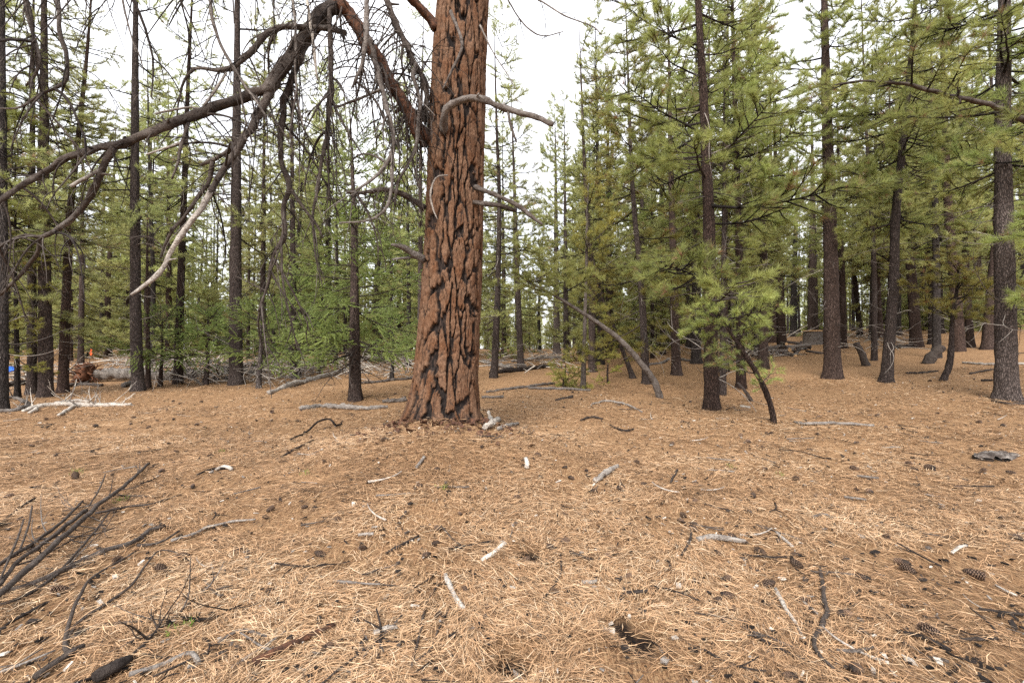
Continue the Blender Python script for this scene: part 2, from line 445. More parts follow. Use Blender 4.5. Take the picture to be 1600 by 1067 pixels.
# fallen needles: every one a thin bent blade; dense near the camera, thinning with distance
def needle_litter():
    parts = []
    for (d0, d1, dens) in ((1.5, 3.0, 11000), (3.0, 4.5, 7400), (4.5, 7, 3300), (7, 10, 1300), (10, 14, 420)):
        half = 1.28 * d1
        n = int(dens * (d1-d0) * 2*half)
        y = RNG.uniform(d0, d1, n); x = RNG.uniform(-half, half, n)
        k = np.abs(x) < 1.22*y + .3
        parts.append(np.stack([x[k], y[k]], 1))
    P = np.concatenate(parts)
    # patchy: keep fewer where old dark duff shows
    dn = fbm(P[:, 0]*1.6, P[:, 1]*1.6, 2, 3)
    keep = RNG.random(len(P)) < np.clip(.72 + .95*dn + .35*vnoise(P[:, 0]*7, P[:, 1]*7, 6), .12, 1)
    for (a, b, r, d) in PITS:
        keep &= RNG.random(len(P)) > .93*np.exp(-((P[:, 0]-a)**2 + (P[:, 1]-b)**2) / (.8*r)**2)
    keep &= np.hypot(P[:, 0]-HERO_X, P[:, 1]-HERO_D) > .46
    P = P[keep]; n = len(P); D = P[:, 1]
    th = RNG.uniform(0, TAU, n)
    flow = vnoise(P[:, 0]*2.2, P[:, 1]*2.2, 7) * 2.2 + 1.2
    th = np.where(RNG.random(n) < .35, flow + RNG.normal(0, .35, n), th)
    L = RNG.uniform(.05, .135, n); w = (.0007 + .00017*D) * RNG.uniform(.8, 1.25, n)
    pit = RNG.normal(.03, .10, n)
    bend = RNG.normal(0, .085, n) * L
    d = np.stack([np.cos(th)*np.cos(pit), np.sin(th)*np.cos(pit), np.sin(pit)], 1)
    s = np.stack([-np.sin(th), np.cos(th), RNG.normal(0, .35, n)], 1); s /= np.linalg.norm(s, axis=1, keepdims=True)
    lift = RNG.gamma(1.5, .007, n) + .002 + .5*L*np.abs(np.sin(pit))
    c = np.stack([P[:, 0], P[:, 1], terrain(P[:, 0], P[:, 1]) + lift], 1)
    up = np.array([0, 0, 1.])
    mid = c + s*bend[:, None] + up*(RNG.uniform(0, .05, n)*L)[:, None]
    A = c - d*(L/2)[:, None]; B = c + d*(L/2)[:, None]
    wv = s * w[:, None]
    V = np.stack([A-wv, A+wv, mid-wv, mid+wv, B], 1)           # 5 verts
    base = np.arange(n)[:, None]*5
    T = np.concatenate([base+[0, 1, 3], base+[0, 3, 2], base+[2, 3, 4]])
    tint = np.clip(RNG.normal(.52, .22, n) + .2*vnoise(P[:, 0]*1.1, P[:, 1]*1.1, 4), 0, 1)
    tint = np.where(RNG.random(n) < .20, RNG.uniform(0, .2, n), tint)
    m = MB(); m.add(V.reshape(-1, 3), T, 0, np.repeat(tint, 5))
    o = m.build('needle_litter', M_LITTER, smooth=False)
    tag(o, 'loose carpet of fallen orange brown pine needles', 'needles', kind='stuff')
needle_litter()

# ------------------------------------------------------------------ the big orange pine
def hero_axis(z):
    """centre of the trunk at height z above its base"""
    z = np.asarray(z, float)
    x = HERO_X + .052*z - .001*z*z + .02*np.sin(z*.9)
    y = HERO_D + .012*z
    return x, y
HERO_Z0 = float(terrain(HERO_X, HERO_D, False)) - .12
def hero_radius(z):
    z = np.asarray(z, float)
    return .425 - .0095*z + .10*np.exp(-np.maximum(z-.05, 0)/.28) + .05*np.exp(-z/1.1)
def hero():
    root = thing('ponderosa_pine', (HERO_X, HERO_D, HERO_Z0), 'massive old pine with furrowed orange bark standing on the mound', 'tree')
    rng = np.random.default_rng(21)
    H = 12.0
    nth = 300
    zz = np.concatenate([np.arange(0, 6.9, .0155), np.arange(6.9, H, .05)])
    th = np.arange(nth)*TAU/nth
    TH, ZZ = np.meshgrid(th, zz)
    PER = 17.0                                            # columns of plates round the trunk
    CW, CH = 1.0, .52
    # warped plate coordinates: s in columns, z in rows
    S = TH/TAU*PER
    cx, sx = np.cos(TH), np.sin(TH)
    wob = .42*vnoise(cx*1.9, sx*1.9, ZZ*1.25) + .20*vnoise(cx*4.5+9, sx*4.5, ZZ*3.2) + .10*vnoise(cx*11+4, sx*11, ZZ*9)
    wz = .30*vnoise(cx*2.6+3, sx*2.6, ZZ*1.2+8) + .16*vnoise(cx*7+3, sx*7, ZZ*6+8)
    s = S + wob; r_ = ZZ/CH + wz + 3
    ic, ir = np.floor(s).astype(int), np.floor(r_).astype(int)
    tabx = rng.random((64, 64)); taby = rng.random((64, 64)); drop = rng.random((64, 64))
    F1 = np.full(S.shape, 9.); F2 = np.full(S.shape, 9.); ID = np.zeros(S.shape, int)
    for dc in (-1, 0, 1):
        for dr in (-1, 0, 1):
            c, r2 = ic+dc, ir+dr
            cm = np.mod(c, int(PER)); rm = np.clip(r2, 0, 63)
            fx = c + .5 + .42*(tabx[cm, rm]*2-1); fy = r2 + .5 + .42*(taby[cm, rm]*2-1) + .5*(cm % 2)
            dd = np.hypot((s-fx)*1.0, (r_-fy)*.5)
            nid = rm*64 + cm
            closer = dd < F1
            F2 = np.where(closer, F1, np.minimum(F2, dd)); ID = np.where(closer, nid, ID); F1 = np.where(closer, dd, F1)
    edge = F2 - F1
    edge = edge + .08*vnoise(cx*15, sx*15, ZZ*13) + .06*vnoise(cx*34, sx*34, ZZ*28)
    # plate profile (0 furrow floor .. 1 plate top) and flaky steps on top
    prof = sstep(.04, .145, edge)
    fl = fbm(cx*6+2, sx*6, ZZ*5.0, 3)
    flake = np.floor(fl*4.5)/4.5
    crack = np.minimum(np.abs(vnoise(cx*6.3+31, sx*6.3, ZZ*2.3)), np.abs(vnoise(cx*9+11, sx*9, ZZ*3.6))*1.3); crack = 1 - sstep(.0, .06, crack)
    R0 = hero_radius(ZZ)
    butt = .055*np.exp(-ZZ/.35)*(vnoise(cx*2.2+5, sx*2.2, 0)+.3*vnoise(cx*6, sx*6, 2))
    lump = .018*vnoise(cx*1.4, sx*1.4, ZZ*.8)
    base_r = R0 + butt + lump
    floor_r = base_r - .060 + .020*vnoise(cx*14, sx*14, ZZ*2.6) + .016*vnoise(cx*33, sx*33, ZZ*7)
    plate_r = base_r - .075 + .075*prof + .007*flake*prof + .004*vnoise(cx*40, sx*40, ZZ*36)*prof - .016*crack*prof
    plate_t = np.clip(.95*prof - .48*crack + .10*fl + .04 - .75*np.exp(-ZZ/.30)*sstep(-.15, .35, vnoise(cx*3.1+2, sx*3.1, ZZ*2.5)), 0, 1)
    ax, ay = hero_axis(zz)
    def pos(rad, rows=slice(None), cols=slice(None)):
        return np.stack([ax[rows][:, None] + rad*np.cos(TH[rows][:, cols]), ay[rows][:, None] + rad*np.sin(TH[rows][:, cols]), HERO_Z0 + ZZ[rows][:, cols]], -1)
    org = np.array([HERO_X, HERO_D, HERO_Z0])
    # the dark furrow floor: a coarser closed sleeve
    rr, cc = slice(0, None, 2), slice(0, None, 2)
    Vf = pos(floor_r[rr][:, cc], rr, cc); nr, nc = Vf.shape[:2]
    j, i = np.meshgrid(np.arange(nc), np.arange(nr-1)); j2 = (j+1) % nc
    q = np.stack([i*nc+j, i*nc+j2, (i+1)*nc+j2, (i+1)*nc+j], -1).reshape(-1, 4)
    m = MB(); m.add(Vf.reshape(-1, 3) - org, q)
    trunk = m.build('trunk', M_FURROW, root)
    # each plate of bark is its own piece
    Vp = pos(plate_r); nr, nc = Vp.shape[:2]; Vp = Vp.reshape(-1, 3) - org
    j, i = np.meshgrid(np.arange(nc), np.arange(nr-1)); j2 = (j+1) % nc
    q = np.stack([i*nc+j, i*nc+j2, (i+1)*nc+j2, (i+1)*nc+j], -1).reshape(-1, 4)
    pe = prof.ravel()[q].max(1); pid = ID.ravel()[q]
    fid = pid[:, 0]
    ok = pe > .18
    q, fid = q[ok], fid[ok]
    order = np.argsort(fid, kind='stable'); q, fid = q[order], fid[order]
    u, st = np.unique(fid, return_index=True); st = list(st) + [len(fid)]
    pt = plate_t.ravel()
    for k in range(len(u)):
        f = q[st[k]:st[k+1]]
        if len(f) < 12: continue
        vi, inv = np.unique(f, return_inverse=True)
        m = MB(); m.add(Vp[vi], inv.reshape(-1, 4), 0, pt[vi])
        m.build('bark_plate', M_PLATE, trunk)
    return root
HERO = hero()
HORG = np.array([HERO_X, HERO_D, HERO_Z0])

# dead limbs of the big pine: every limb traced as a path with its own depth; px, py, depth in metres, width in px
TWRNG = np.random.default_rng(5)
def twig_path(p0, d0, L, rng, n=9, curl=.35, droop=.25):
    p, d, out = np.array(p0, float), np.array(d0, float), [np.array(p0, float)]
    d /= np.linalg.norm(d); bendv = rng.normal(0, curl, 3)
    for k in range(n-1):
        if rng.random() < .25: bendv = rng.normal(0, curl, 3)
        d = d + bendv*.5 + np.array([0, 0, -droop*.4]); d /= np.linalg.norm(d)
        p = p + d*L/(n-1); out.append(p.copy())
    return np.array(out)
def grow_twigs(mb, path, count, lmin, lmax, rad, rng, tint=.30, droop=.35, t0=.15, sub=.8, curl=.2):
    n = len(path)
    for _ in range(count):
        i = int((t0 + (1-t0)*rng.random())*(n-1))
        d = rng.normal(0, 1, 3); d[2] -= droop*1.6
        L = rng.uniform(lmin, lmax)
        p = twig_path(path[i], d, L, rng, 10, curl, droop)
        r = rad*rng.uniform(1.1, 2.2)
        ti = np.clip(tint + rng.normal(0, .12), 0, 1)
        tube(mb, p, np.linspace(r, r*.35, len(p)), 4, 0, ti, cap=False)
        if rng.random() < sub:
            for _k in range(rng.integers(1, 4)):
                j = rng.integers(3, 9)
                d2 = p[min(j+1, 9)] - p[j-1]; d2 = d2/np.linalg.norm(d2) + rng.normal(0, .6, 3)
                p2 = twig_path(p[j], d2, L*rng.uniform(.2, .5), rng, 7, curl, droop)
                tube(mb, p2, np.linspace(r*.55, r*.25, len(p2)), 3, 0, ti, cap=False)
def limb(parent, name, pts, mat_, tint=.3, twigs=0, tw=(.25, .7, .005), k=10, rough=.34, origin=HORG, droop=.4, t0=.15, curl=.2):
    """pts: (px, py, depth, width px)"""
    P = np.array([[*at(a, b, D), w*.40*D/F] for a, b, D, w in pts])
    n = max(8, int(np.linalg.norm(np.diff(P[:, :3], axis=0), axis=1).sum()/.05))
    Q = smooth_path(P, n)
    p, r = Q[:, :3], np.maximum(Q[:, 3], .002)
    sd = (pts[0][0]*.37) % 50
    p = p + np.stack([vnoise(np.arange(n)*.3, sd, c)*r*.35 for c in (1, 2, 3)], 1)*sstep(0, 4, np.arange(n))[:, None]
    m = MB(); tube(m, p - origin, r, k, 0, np.clip(tint + .18 + .14*vnoise(np.arange(n)*.16, sd, 4), 0, 1), rough, True, sd)
    if n > 24 and r.max() > .012:
        for _k in range(int(n/9)):
            i_ = TWRNG.integers(3, n-2); d_ = TWRNG.normal(0, 1, 3); rs_ = r[i_]
            q_ = twig_path(p[i_] - origin, d_, rs_*1.2 + TWRNG.uniform(.02, .10), TWRNG, 5, .12, .0)
            tube(m, q_, np.linspace(rs_*.55, max(.004, rs_*.22), 5), 6, 0, np.clip(tint + TWRNG.uniform(0, .35), 0, 1), .2)
    o = m.build(name, mat_, parent)
    if twigs:
        m = MB(); grow_twigs(m, p - origin, int(twigs*1.1), tw[0]*1.4, tw[1]*1.5, tw[2], TWRNG, .30, droop, t0, .6, curl)
        if twigs >= 10: grow_twigs(m, p - origin, max(3, twigs//4), .6, 1.35, .0085, TWRNG, .34, droop*1.3, t0, 1.0, .16)
        tag(m.build('twigs', M_DEAD, o), kind='stuff')
    return o

def hero_limbs():
    R = HERO
    main = limb(R, 'limb', [(668, 222, 6.25, 30), (655, 203, 6.1, 27), (628, 158, 5.95, 25), (600, 112, 5.85, 24), (575, 72, 5.75, 24), (552, 32, 5.7, 25), (530, 5, 5.65, 26), (500, -45, 5.6, 20)], M_RED, twigs=70, tw=(.3, .9, .0055), k=14, rough=.3)
    limb(R, 'limb', [(535, 8, 5.66, 26), (500, 30, 5.55, 24), (470, 62, 5.45, 22), (442, 106, 5.35, 22), (418, 135, 5.2, 21), (371, 154, 5.1, 18), (304, 183, 4.95, 17), (236, 207, 4.85, 16), (189, 224, 4.8, 15), (145, 234, 4.75, 13), (94, 254, 4.7, 12), (44, 284, 4.6, 11), (0, 316, 4.5, 9), (-60, 352, 4.4, 6)], M_DEAD, .16, 22, (.2, .6, .005), 12)
    limb(R, 'limb', [(178, 231, 4.78, 13), (162, 262, 4.8, 12), (145, 300, 4.85, 11), (128, 327, 4.9, 10), (101, 352, 4.9, 9), (67, 369, 4.9, 8), (37, 368, 4.85, 7), (0, 385, 4.8, 6), (-40, 400, 4.7, 5)], M_DEAD, .26, 10, (.15, .5, .004))
    limb(R, 'limb', [(64, 370, 4.9, 7), (56, 397, 4.95, 7), (37, 424, 5.0, 6), (17, 445, 5.05, 5), (0, 460, 5.1, 5), (-30, 480, 5.1, 4)], M_DEAD, .28, 5, (.15, .4, .004))
    limb(R, 'limb_stub', [(158, 264, 4.8, 8), (135, 277, 4.75, 7), (110, 292, 4.7, 6)], M_DEAD, .45, 0)
    limb(R, 'limb', [(436, 112, 5.34, 20), (418, 152, 5.2, 18), (398, 189, 5.1, 15), (381, 219, 5.0, 13), (354, 256, 4.9, 12), (327, 304, 4.8, 11)], M_DEAD, .16, 18, (.2, .7, .005))
    limb(R, 'limb', [(329, 300, 4.8, 11), (312, 331, 4.75, 11), (290, 360, 4.7, 10), (266, 394, 4.65, 9), (250, 423, 4.6, 8), (221, 450, 4.55, 7), (205, 461, 4.5, 5)], M_DEAD, .58, 0)
    limb(R, 'limb', [(383, 217, 5.0, 11), (352, 238, 5.0, 9), (331, 251, 5.05, 8), (314, 258, 5.05, 6)], M_DEAD, .2, 4, (.15, .4, .004))
    limb(R, 'limb', [(332, 252, 5.05, 8), (325, 287, 5.1, 8), (304, 315, 5.1, 7), (286, 342, 5.15, 6), (270, 358, 5.15, 6), (258, 382, 5.2, 5), (251, 404, 5.2, 4)], M_DEAD, .2, 8, (.15, .5, .004))
    limb(R, 'limb', [(520, 18, 5.62, 14), (491, 52, 5.6, 14), (468, 95, 5.5, 13), (447, 146, 5.45, 12), (439, 203, 5.4, 11), (441, 250, 5.4, 10), (452, 290, 5.4, 10), (443, 324, 5.4, 9), (444, 370, 5.4, 9), (427, 398, 5.4, 7), (420, 438, 5.4, 6), (404, 487, 5.4, 4)], M_DEAD, .16, 40, (.2, .7, .0045))
    limb(R, 'limb', [(540, 52, 5.72, 10), (501, 44, 5.5, 11), (437, 42, 5.3, 11), (405, 66, 5.2, 11), (380, 92, 5.1, 11), (350, 109, 5.05, 9), (320, 108, 5.0, 7), (299, 108, 5.0, 5)], M_DEAD, .24, 14, (.15, .55, .0045))
    limb(R, 'limb', [(450, 290, 5.4, 7), (472, 322, 5.45, 6), (495, 352, 5.5, 5), (505, 372, 5.5, 3)], M_DEAD, .22, 4, (.15, .4, .004))
    limb(R, 'limb', [(456, -10, 5.3, 5), (463, 54, 5.3, 5), (461, 112, 5.3, 4), (466, 160, 5.3, 3.5), (475, 204, 5.3, 2.5)], M_DEAD, .5, 12, (.2, .6, .004))
    limb(R, 'limb', [(478, -10, 5.3, 6), (487, 45, 5.3, 6), (492, 90, 5.3, 5), (496, 126, 5.3, 3)], M_DEAD, .66, 8, (.2, .5, .004))
    limb(R, 'limb', [(515, 10, 5.5, 9), (516, 70, 5.5, 9), (517, 142, 5.5, 9), (512, 200, 5.5, 8), (503, 250, 5.5, 7), (497, 290, 5.5, 6), (489, 330, 5.5, 5), (487, 352, 5.5, 3)], M_DEAD, .22, 40, (.2, .8, .0045), droop=.5)
    limb(R, 'limb', [(574, -15, 5.4, 10), (573, 30, 5.4, 10), (571, 67, 5.4, 9), (565, 100, 5.4, 7), (558, 118, 5.4, 6), (549, 139, 5.4, 3)], M_DEAD, .34, 12, (.2, .6, .0045))
    limb(R, 'limb', [(578, 60, 5.7, 10), (589, 108, 5.6, 10), (599, 152, 5.55, 10), (612, 200, 5.5, 9), (614, 232, 5.5, 8), (600, 262, 5.5, 7), (578, 284, 5.45, 6), (556, 298, 5.4, 4)], M_DEAD, .34, 16, (.2, .7, .0045))
    limb(R, 'limb', [(614, 228, 5.5, 7), (613, 262, 5.5, 7), (612, 295, 5.5, 6), (600, 330, 5.45, 5), (572, 345, 5.4, 4), (530, 348, 5.35, 3)], M_DEAD, .36, 8, (.15, .5, .004))
    limb(R, 'limb', [(596, -20, 6.0, 13), (612, 20, 6.0, 13), (626, 55, 6.0, 12), (645, 92, 6.05, 11), (660, 122, 6.1, 11), (666, 150, 6.15, 11), (664, 190, 6.2, 12)], M_DEAD, .2, 60, (.25, .8, .005))
    limb(R, 'limb', [(650, 98, 6.0, 8), (646, 120, 5.95, 7), (655, 155, 5.95, 7), (652, 200, 5.95, 7), (648, 235, 5.95, 7), (636, 260, 5.9, 6), (622, 285, 5.9, 6), (617, 320, 5.85, 5)], M_DEAD, .32, 22, (.2, .7, .0045))
    limb(R, 'limb', [(664, 326, 6.2, 12), (646, 312, 6.1, 11), (628, 303, 6.0, 10), (600, 296, 5.9, 9), (570, 300, 5.8, 8), (541, 300, 5.75, 7)], M_DEAD, .24, 16, (.2, .7, .0045))
    limb(R, 'limb', [(522, 170, 5.7, 4), (560, 155, 5.6, 5), (594, 140, 5.5, 5)], M_DEAD, .3, 0)
    limb(R, 'limb_stub', [(664, 406, 6.15, 15), (648, 397, 6.05, 14), (632, 387, 5.95, 11), (611, 382, 5.85, 4)], M_DEAD, .38, 0)
    limb(R, 'limb_stub', [(648, 402, 6.1, 6), (632, 403, 6.0, 5), (612, 406, 5.9, 3)], M_DEAD, .38, 0)
    limb(R, 'limb', [(694, 207, 5.98, 15), (692, 190, 5.86, 14), (697, 172, 5.75, 13), (713, 160, 5.68, 13), (741, 154, 5.6, 13), (770, 162, 5.55, 12), (800, 172, 5.5, 11), (832, 183, 5.45, 10), (865, 194, 5.4, 9)], M_DEAD, .34, 0, k=12)
    limb(R, 'limb_stub', [(793, 170, 5.51, 5), (798, 195, 5.5, 5), (807, 222, 5.5, 3)], M_DEAD, .34, 0)
    limb(R, 'limb', [(742, 292, 6.1, 10), (757, 298, 6.0, 9), (775, 305, 5.95, 9), (803, 318, 5.9, 8), (826, 334, 5.85, 8), (847, 351, 5.8, 5)], M_DEAD, .34, 0)
    limb(R, 'limb', [(740, 316, 6.05, 10), (760, 318, 6.0, 9), (785, 322, 6.0, 8), (806, 329, 6.0, 6)], M_DEAD, .3, 0)
    limb(R, 'limb', [(682, 46, 6.2, 18), (672, 28, 6.15, 18), (655, 10, 6.05, 18), (636, -12, 5.9, 17), (600, -60, 5.6, 14)], M_RED, twigs=0, k=12)
    limb(R, 'limb', [(745, -30, 6.0, 6), (800, -12, 5.9, 4), (841, 0, 5.8, 3), (881, 24, 5.7, 3), (925, 41, 5.6, 2.4), (940, 55, 5.6, 1.5)], M_DEAD, .4, 6, (.12, .35, .003))
    limb(R, 'limb', [(770, -40, 6.0, 5), (793, 0, 5.9, 3), (820, 40, 5.8, 2.8), (847, 56, 5.7, 2.4), (880, 50, 5.6, 1.8)], M_DEAD, .3, 8, (.1, .3, .003), t0=.5)
    limb(R, 'limb', [(750, 40, 6.0, 4), (772, 85, 5.9, 2.5), (790, 112, 5.85, 2.2), (806, 140, 5.8, 1.4)], M_DEAD, .4, 0)
    limb(R, 'limb', [(704, 18, 5.8, 7), (722, 70, 5.72, 6), (706, 110, 5.7, 5), (692, 140, 5.7, 3)], M_DEAD, .3, 3, (.1, .3, .003))
    # limb passing out of the top of the picture to the left, with drooping ends
    limb(R, 'limb', [(505, -40, 5.6, 18), (420, -60, 5.2, 16), (300, -55, 4.9, 14), (180, -50, 4.6, 12), (86, -40, 4.4, 10)], M_DEAD, .2, 40, (.3, .9, .005), droop=.55)
    limb(R, 'limb', [(86, -40, 4.4, 9), (94, 51, 4.4, 8), (105, 88, 4.4, 7), (101, 128, 4.4, 6), (64, 148, 4.4, 5), (30, 168, 4.4, 4), (0, 170, 4.4, 3)], M_DEAD, .24, 10, (.15, .5, .004))
    limb(R, 'limb', [(30, -45, 4.3, 8), (45, 30, 4.3, 7), (60, 84, 4.3, 6), (57, 115, 4.3, 5), (40, 135, 4.3, 3)], M_DEAD, .24, 10, (.15, .5, .004))
    limb(R, 'limb', [(322, -50, 4.9, 8), (335, 40, 4.95, 7), (352, 85, 5.0, 6), (380, 130, 5.05, 5), (400, 158, 5.1, 4), (416, 182, 5.1, 3)], M_DEAD, .5, 10, (.15, .5, .004))
    limb(R, 'limb', [(295, 192, 4.93, 6), (284, 225, 4.9, 6), (279, 252, 4.9, 5), (268, 280, 4.9, 3)], M_DEAD, .25, 4, (.1, .35, .003))
    limb(R, 'limb', [(284, 222, 4.9, 4), (258, 232, 4.85, 4), (229, 242, 4.8, 3)], M_DEAD, .5, 0)
    limb(R, 'limb', [(318, 167, 4.95, 5), (338, 138, 4.97, 5), (354, 114, 5.0, 4)], M_DEAD, .5, 0)
    limb(R, 'limb', [(318, 172, 4.97, 5), (296, 168, 4.9, 4), (270, 172, 4.9, 4), (243, 178, 4.85, 3)], M_DEAD, .5, 0)
    # pale torn strip hanging on the bark
    limb(R, 'bark_strip', [(700, 274, 5.84, 3), (684, 276, 5.82, 3), (676, 288, 5.84, 3.5), (673, 308, 5.84, 4), (677, 328, 5.84, 3), (684, 343, 5.84, 2)], M_DEAD, .52, 0)
hero_limbs()

# ------------------------------------------------------------------ pine branch and crown templates
def needles(mb, P, Dv, n, length, width, mat_, tint, rng, spread=(.25, 1.25)):
    """n thin blades radiating from every tuft point P along Dv"""
    m = len(P)
    Pn = np.repeat(P, n, 0); D = np.repeat(Dv, n, 0); T = np.repeat(tint, n)
    a = rng.uniform(spread[0], spread[1], m*n)
    q = rng.normal(0, 1, (m*n, 3)); q -= D*np.sum(q*D, 1, keepdims=True); q /= np.linalg.norm(q, axis=1, keepdims=True)
    d = D*np.cos(a)[:, None] + q*np.sin(a)[:, None]
    side = np.cross(d, rng.normal(0, 1, (m*n, 3))); side /= np.linalg.norm(side, axis=1, keepdims=True)
    L = length*rng.uniform(.65, 1.1, m*n)
    w = (width*rng.uniform(.7, 1.2, m*n)/2)[:, None]
    start = Pn + D*rng.uniform(-.03, .03, (m*n, 1))
    V = np.stack([start-side*w, start+side*w, start+d*L[:, None]], 1).reshape(-1, 3)
    mb.add(V, np.arange(m*n*3).reshape(-1, 3), mat_, np.repeat(np.clip(T + rng.normal(0, .08, m*n), 0, 1), 3))

def pine_branch(rng, L, dens, nn, nl, nw, upturn=.25, droop=-.1, k=4, bare=.25):
    """a live branch along +x: wood (slot 0) and needles (slot 1)"""
    m = MB()
    t = np.linspace(0, 1, 9)
    a = np.stack([t*L, .06*L*np.sin(t*3+rng.uniform(0, 6))*t, L*(droop*t + upturn*t*t)], 1)
    a[:, 1:] += rng.normal(0, .012*L, (9, 2))*t[:, None]
    r0 = .011 + .010*L
    tube(m, a, np.linspace(r0, .006, 9), k, 0, .12, cap=False)
    tp, td, tt = [], [], []
    def tufts(path, cnt):
        n_ = len(path)
        for c in range(cnt):
            f = 1 - c*.085/max(.05, np.linalg.norm(path[-1]-path[0]))
            if f < .25: break
            x = f*(n_-1); i = min(int(x), n_-2)
            p = path[i] + (path[i+1]-path[i])*(x-i)
            d = path[min(i+1, n_-1)] - path[i]; d = d/np.linalg.norm(d) + np.array([0, 0, .35]); tp.append(p); td.append(d/np.linalg.norm(d))
            tt.append(base_t + rng.normal(0, .12) if rng.random() > .035 else .03)
    base_t = .5 + rng.normal(0, .1)
    if rng.random() < .02: base_t = .02
    tufts(a[4:], 5)
    ns = max(3, int(L*dens))
    for s_ in range(ns):
        f = bare + (1-bare)*(s_+rng.random()*.8)/ns
        x = f*8; i = min(int(x), 7); p = a[i] + (a[i+1]-a[i])*(x-i)
        sg = 1 if s_ % 2 else -1
        l2 = L*rng.uniform(.22, .42)*(1.15-.6*f) + .08
        ang = rng.uniform(.6, 1.15)
        d = np.array([math.cos(ang), sg*math.sin(ang), rng.normal(.05, .22)])
        tw = twig_path(p, d, l2, rng, 6, .14, -.14)
        tws = tw if k > 3 else tw[[0, 2, 5]]; tube(m, tws, np.linspace(r0*.5, .004, len(tws)), 3, 0, .14, cap=False)
        tufts(tw, 3 if l2 < .4 else 4)
        if l2 > .42:
            for e in (-1, 1):
                j = rng.integers(2, 4); d2 = (tw[j+1]-tw[j]); d2 = d2/np.linalg.norm(d2) + np.array([-e*d2[1]*3, e*d2[0]*3, .1])*.6
                t2 = twig_path(tw[j], d2, l2*.5, rng, 4, .1, -.1)
                t2s = t2[[0, 3]]; tube(m, t2s, np.linspace(r0*.3, .003, 2), 3, 0, .22, cap=False); tufts(t2, 2)
    needles(m, np.array(tp), np.array(td), nn, nl, nw, 1, np.clip(np.array(tt), 0, 1), rng)
    return m.arrays()

def basis(origin, az, el, roll=0., s=1.0):
    R = Matrix.Rotation(az, 4, 'Z') @ Matrix.Rotation(-el, 4, 'Y') @ Matrix.Rotation(roll, 4, 'X')
    M = np.array(R); M[:3, :3] *= s; M[:3, 3] = origin
    return M

BR = {}
for nm, seed, dens, nn, nl, nw, k in (('near', 11, 8.0, 26, .16, .0075, 4), ('mid', 12, 6.2, 16, .165, .0115, 3), ('sparse', 14, 4.2, 15, .15, .0115, 3), ('far', 13, 4.6, 8, .21, .028, 3)):
    rg = np.random.default_rng(seed)
    BR[nm] = [pine_branch(rg, L, dens, nn, nl, nw, rg.uniform(.10, .42), rg.uniform(-.32, .05), k) for L in (.7, 1.0, 1.3, 1.6, 1.6, 2.0, 2.0)]
BRL = (.7, 1.0, 1.3, 1.6, 1.6, 2.0, 2.0)

def crown_mesh(name, lod, seed, H, z0, Lmax, whorl, per, mats, gap=.0, top=.35):
    rg = np.random.default_rng(seed); m = MB()
    z = z0
    while z < H:
        t = (z-z0)/(H-z0)
        for _ in range(per if rg.random() < .7 else per-1):
            if rg.random() < gap: continue
            L = (Lmax*(1-t)**.75 + top)*rg.uniform(.65, 1.15)*(0.75+.25*min(1, t*5))
            b = int(np.argmin(np.abs(np.array(BRL)-L)+rg.random(7)*.25))
            el = -.30 + .75*t + rg.normal(0, .16)
            m.merge(BR['mid' if lod == 'near' and z > 10.5 else 'far' if lod == 'mid' and z > 12.5 else lod][b], basis((0, 0, z + rg.normal(0, .1)), rg.uniform(0, TAU), el, rg.normal(0, .25), L/BRL[b]), rg.normal(0, .10))
        z += whorl*rg.uniform(.7, 1.3)
    # leader
    m.merge(BR[lod][0], basis((0, 0, H-.25), 0, 1.5, 0, .8))
    return m.mesh(name, mats)
CR = {
 'near_high': [crown_mesh('crown', 'near', 31+i, 15.5, 4.3+.3*i, 1.75, .44, 3, [M_DEAD, M_NEEDLE], .2) for i in range(2)],
 'near_low':  [crown_mesh('crown', 'near', 41+i, 13.5, 2.1, 2.1, .52, 3, [M_DEAD, M_NEEDLE], .30) for i in range(1)],
 'mid_high':  [crown_mesh('crown', 'mid', 51+i, 16.5, 4.4+1.4*i, 1.7, .48, 3, [M_DEAD, M_NEEDLE], .24) for i in range(2)],
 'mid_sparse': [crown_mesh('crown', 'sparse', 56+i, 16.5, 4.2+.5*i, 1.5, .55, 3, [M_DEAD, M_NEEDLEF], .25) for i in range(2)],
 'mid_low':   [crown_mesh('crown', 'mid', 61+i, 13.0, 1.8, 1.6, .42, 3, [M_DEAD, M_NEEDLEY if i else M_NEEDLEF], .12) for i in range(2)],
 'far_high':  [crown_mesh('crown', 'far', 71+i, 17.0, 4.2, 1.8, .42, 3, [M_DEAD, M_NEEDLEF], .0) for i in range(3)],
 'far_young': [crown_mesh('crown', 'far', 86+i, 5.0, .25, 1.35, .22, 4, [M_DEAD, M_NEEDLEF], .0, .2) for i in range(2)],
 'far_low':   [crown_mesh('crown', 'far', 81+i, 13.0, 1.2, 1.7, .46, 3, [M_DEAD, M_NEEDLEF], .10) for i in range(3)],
}
CRH = {'near_high': 15.5, 'near_low': 13.5, 'mid_high': 16.5, 'mid_sparse': 16.5, 'mid_low': 13., 'far_high': 17., 'far_low': 13.}

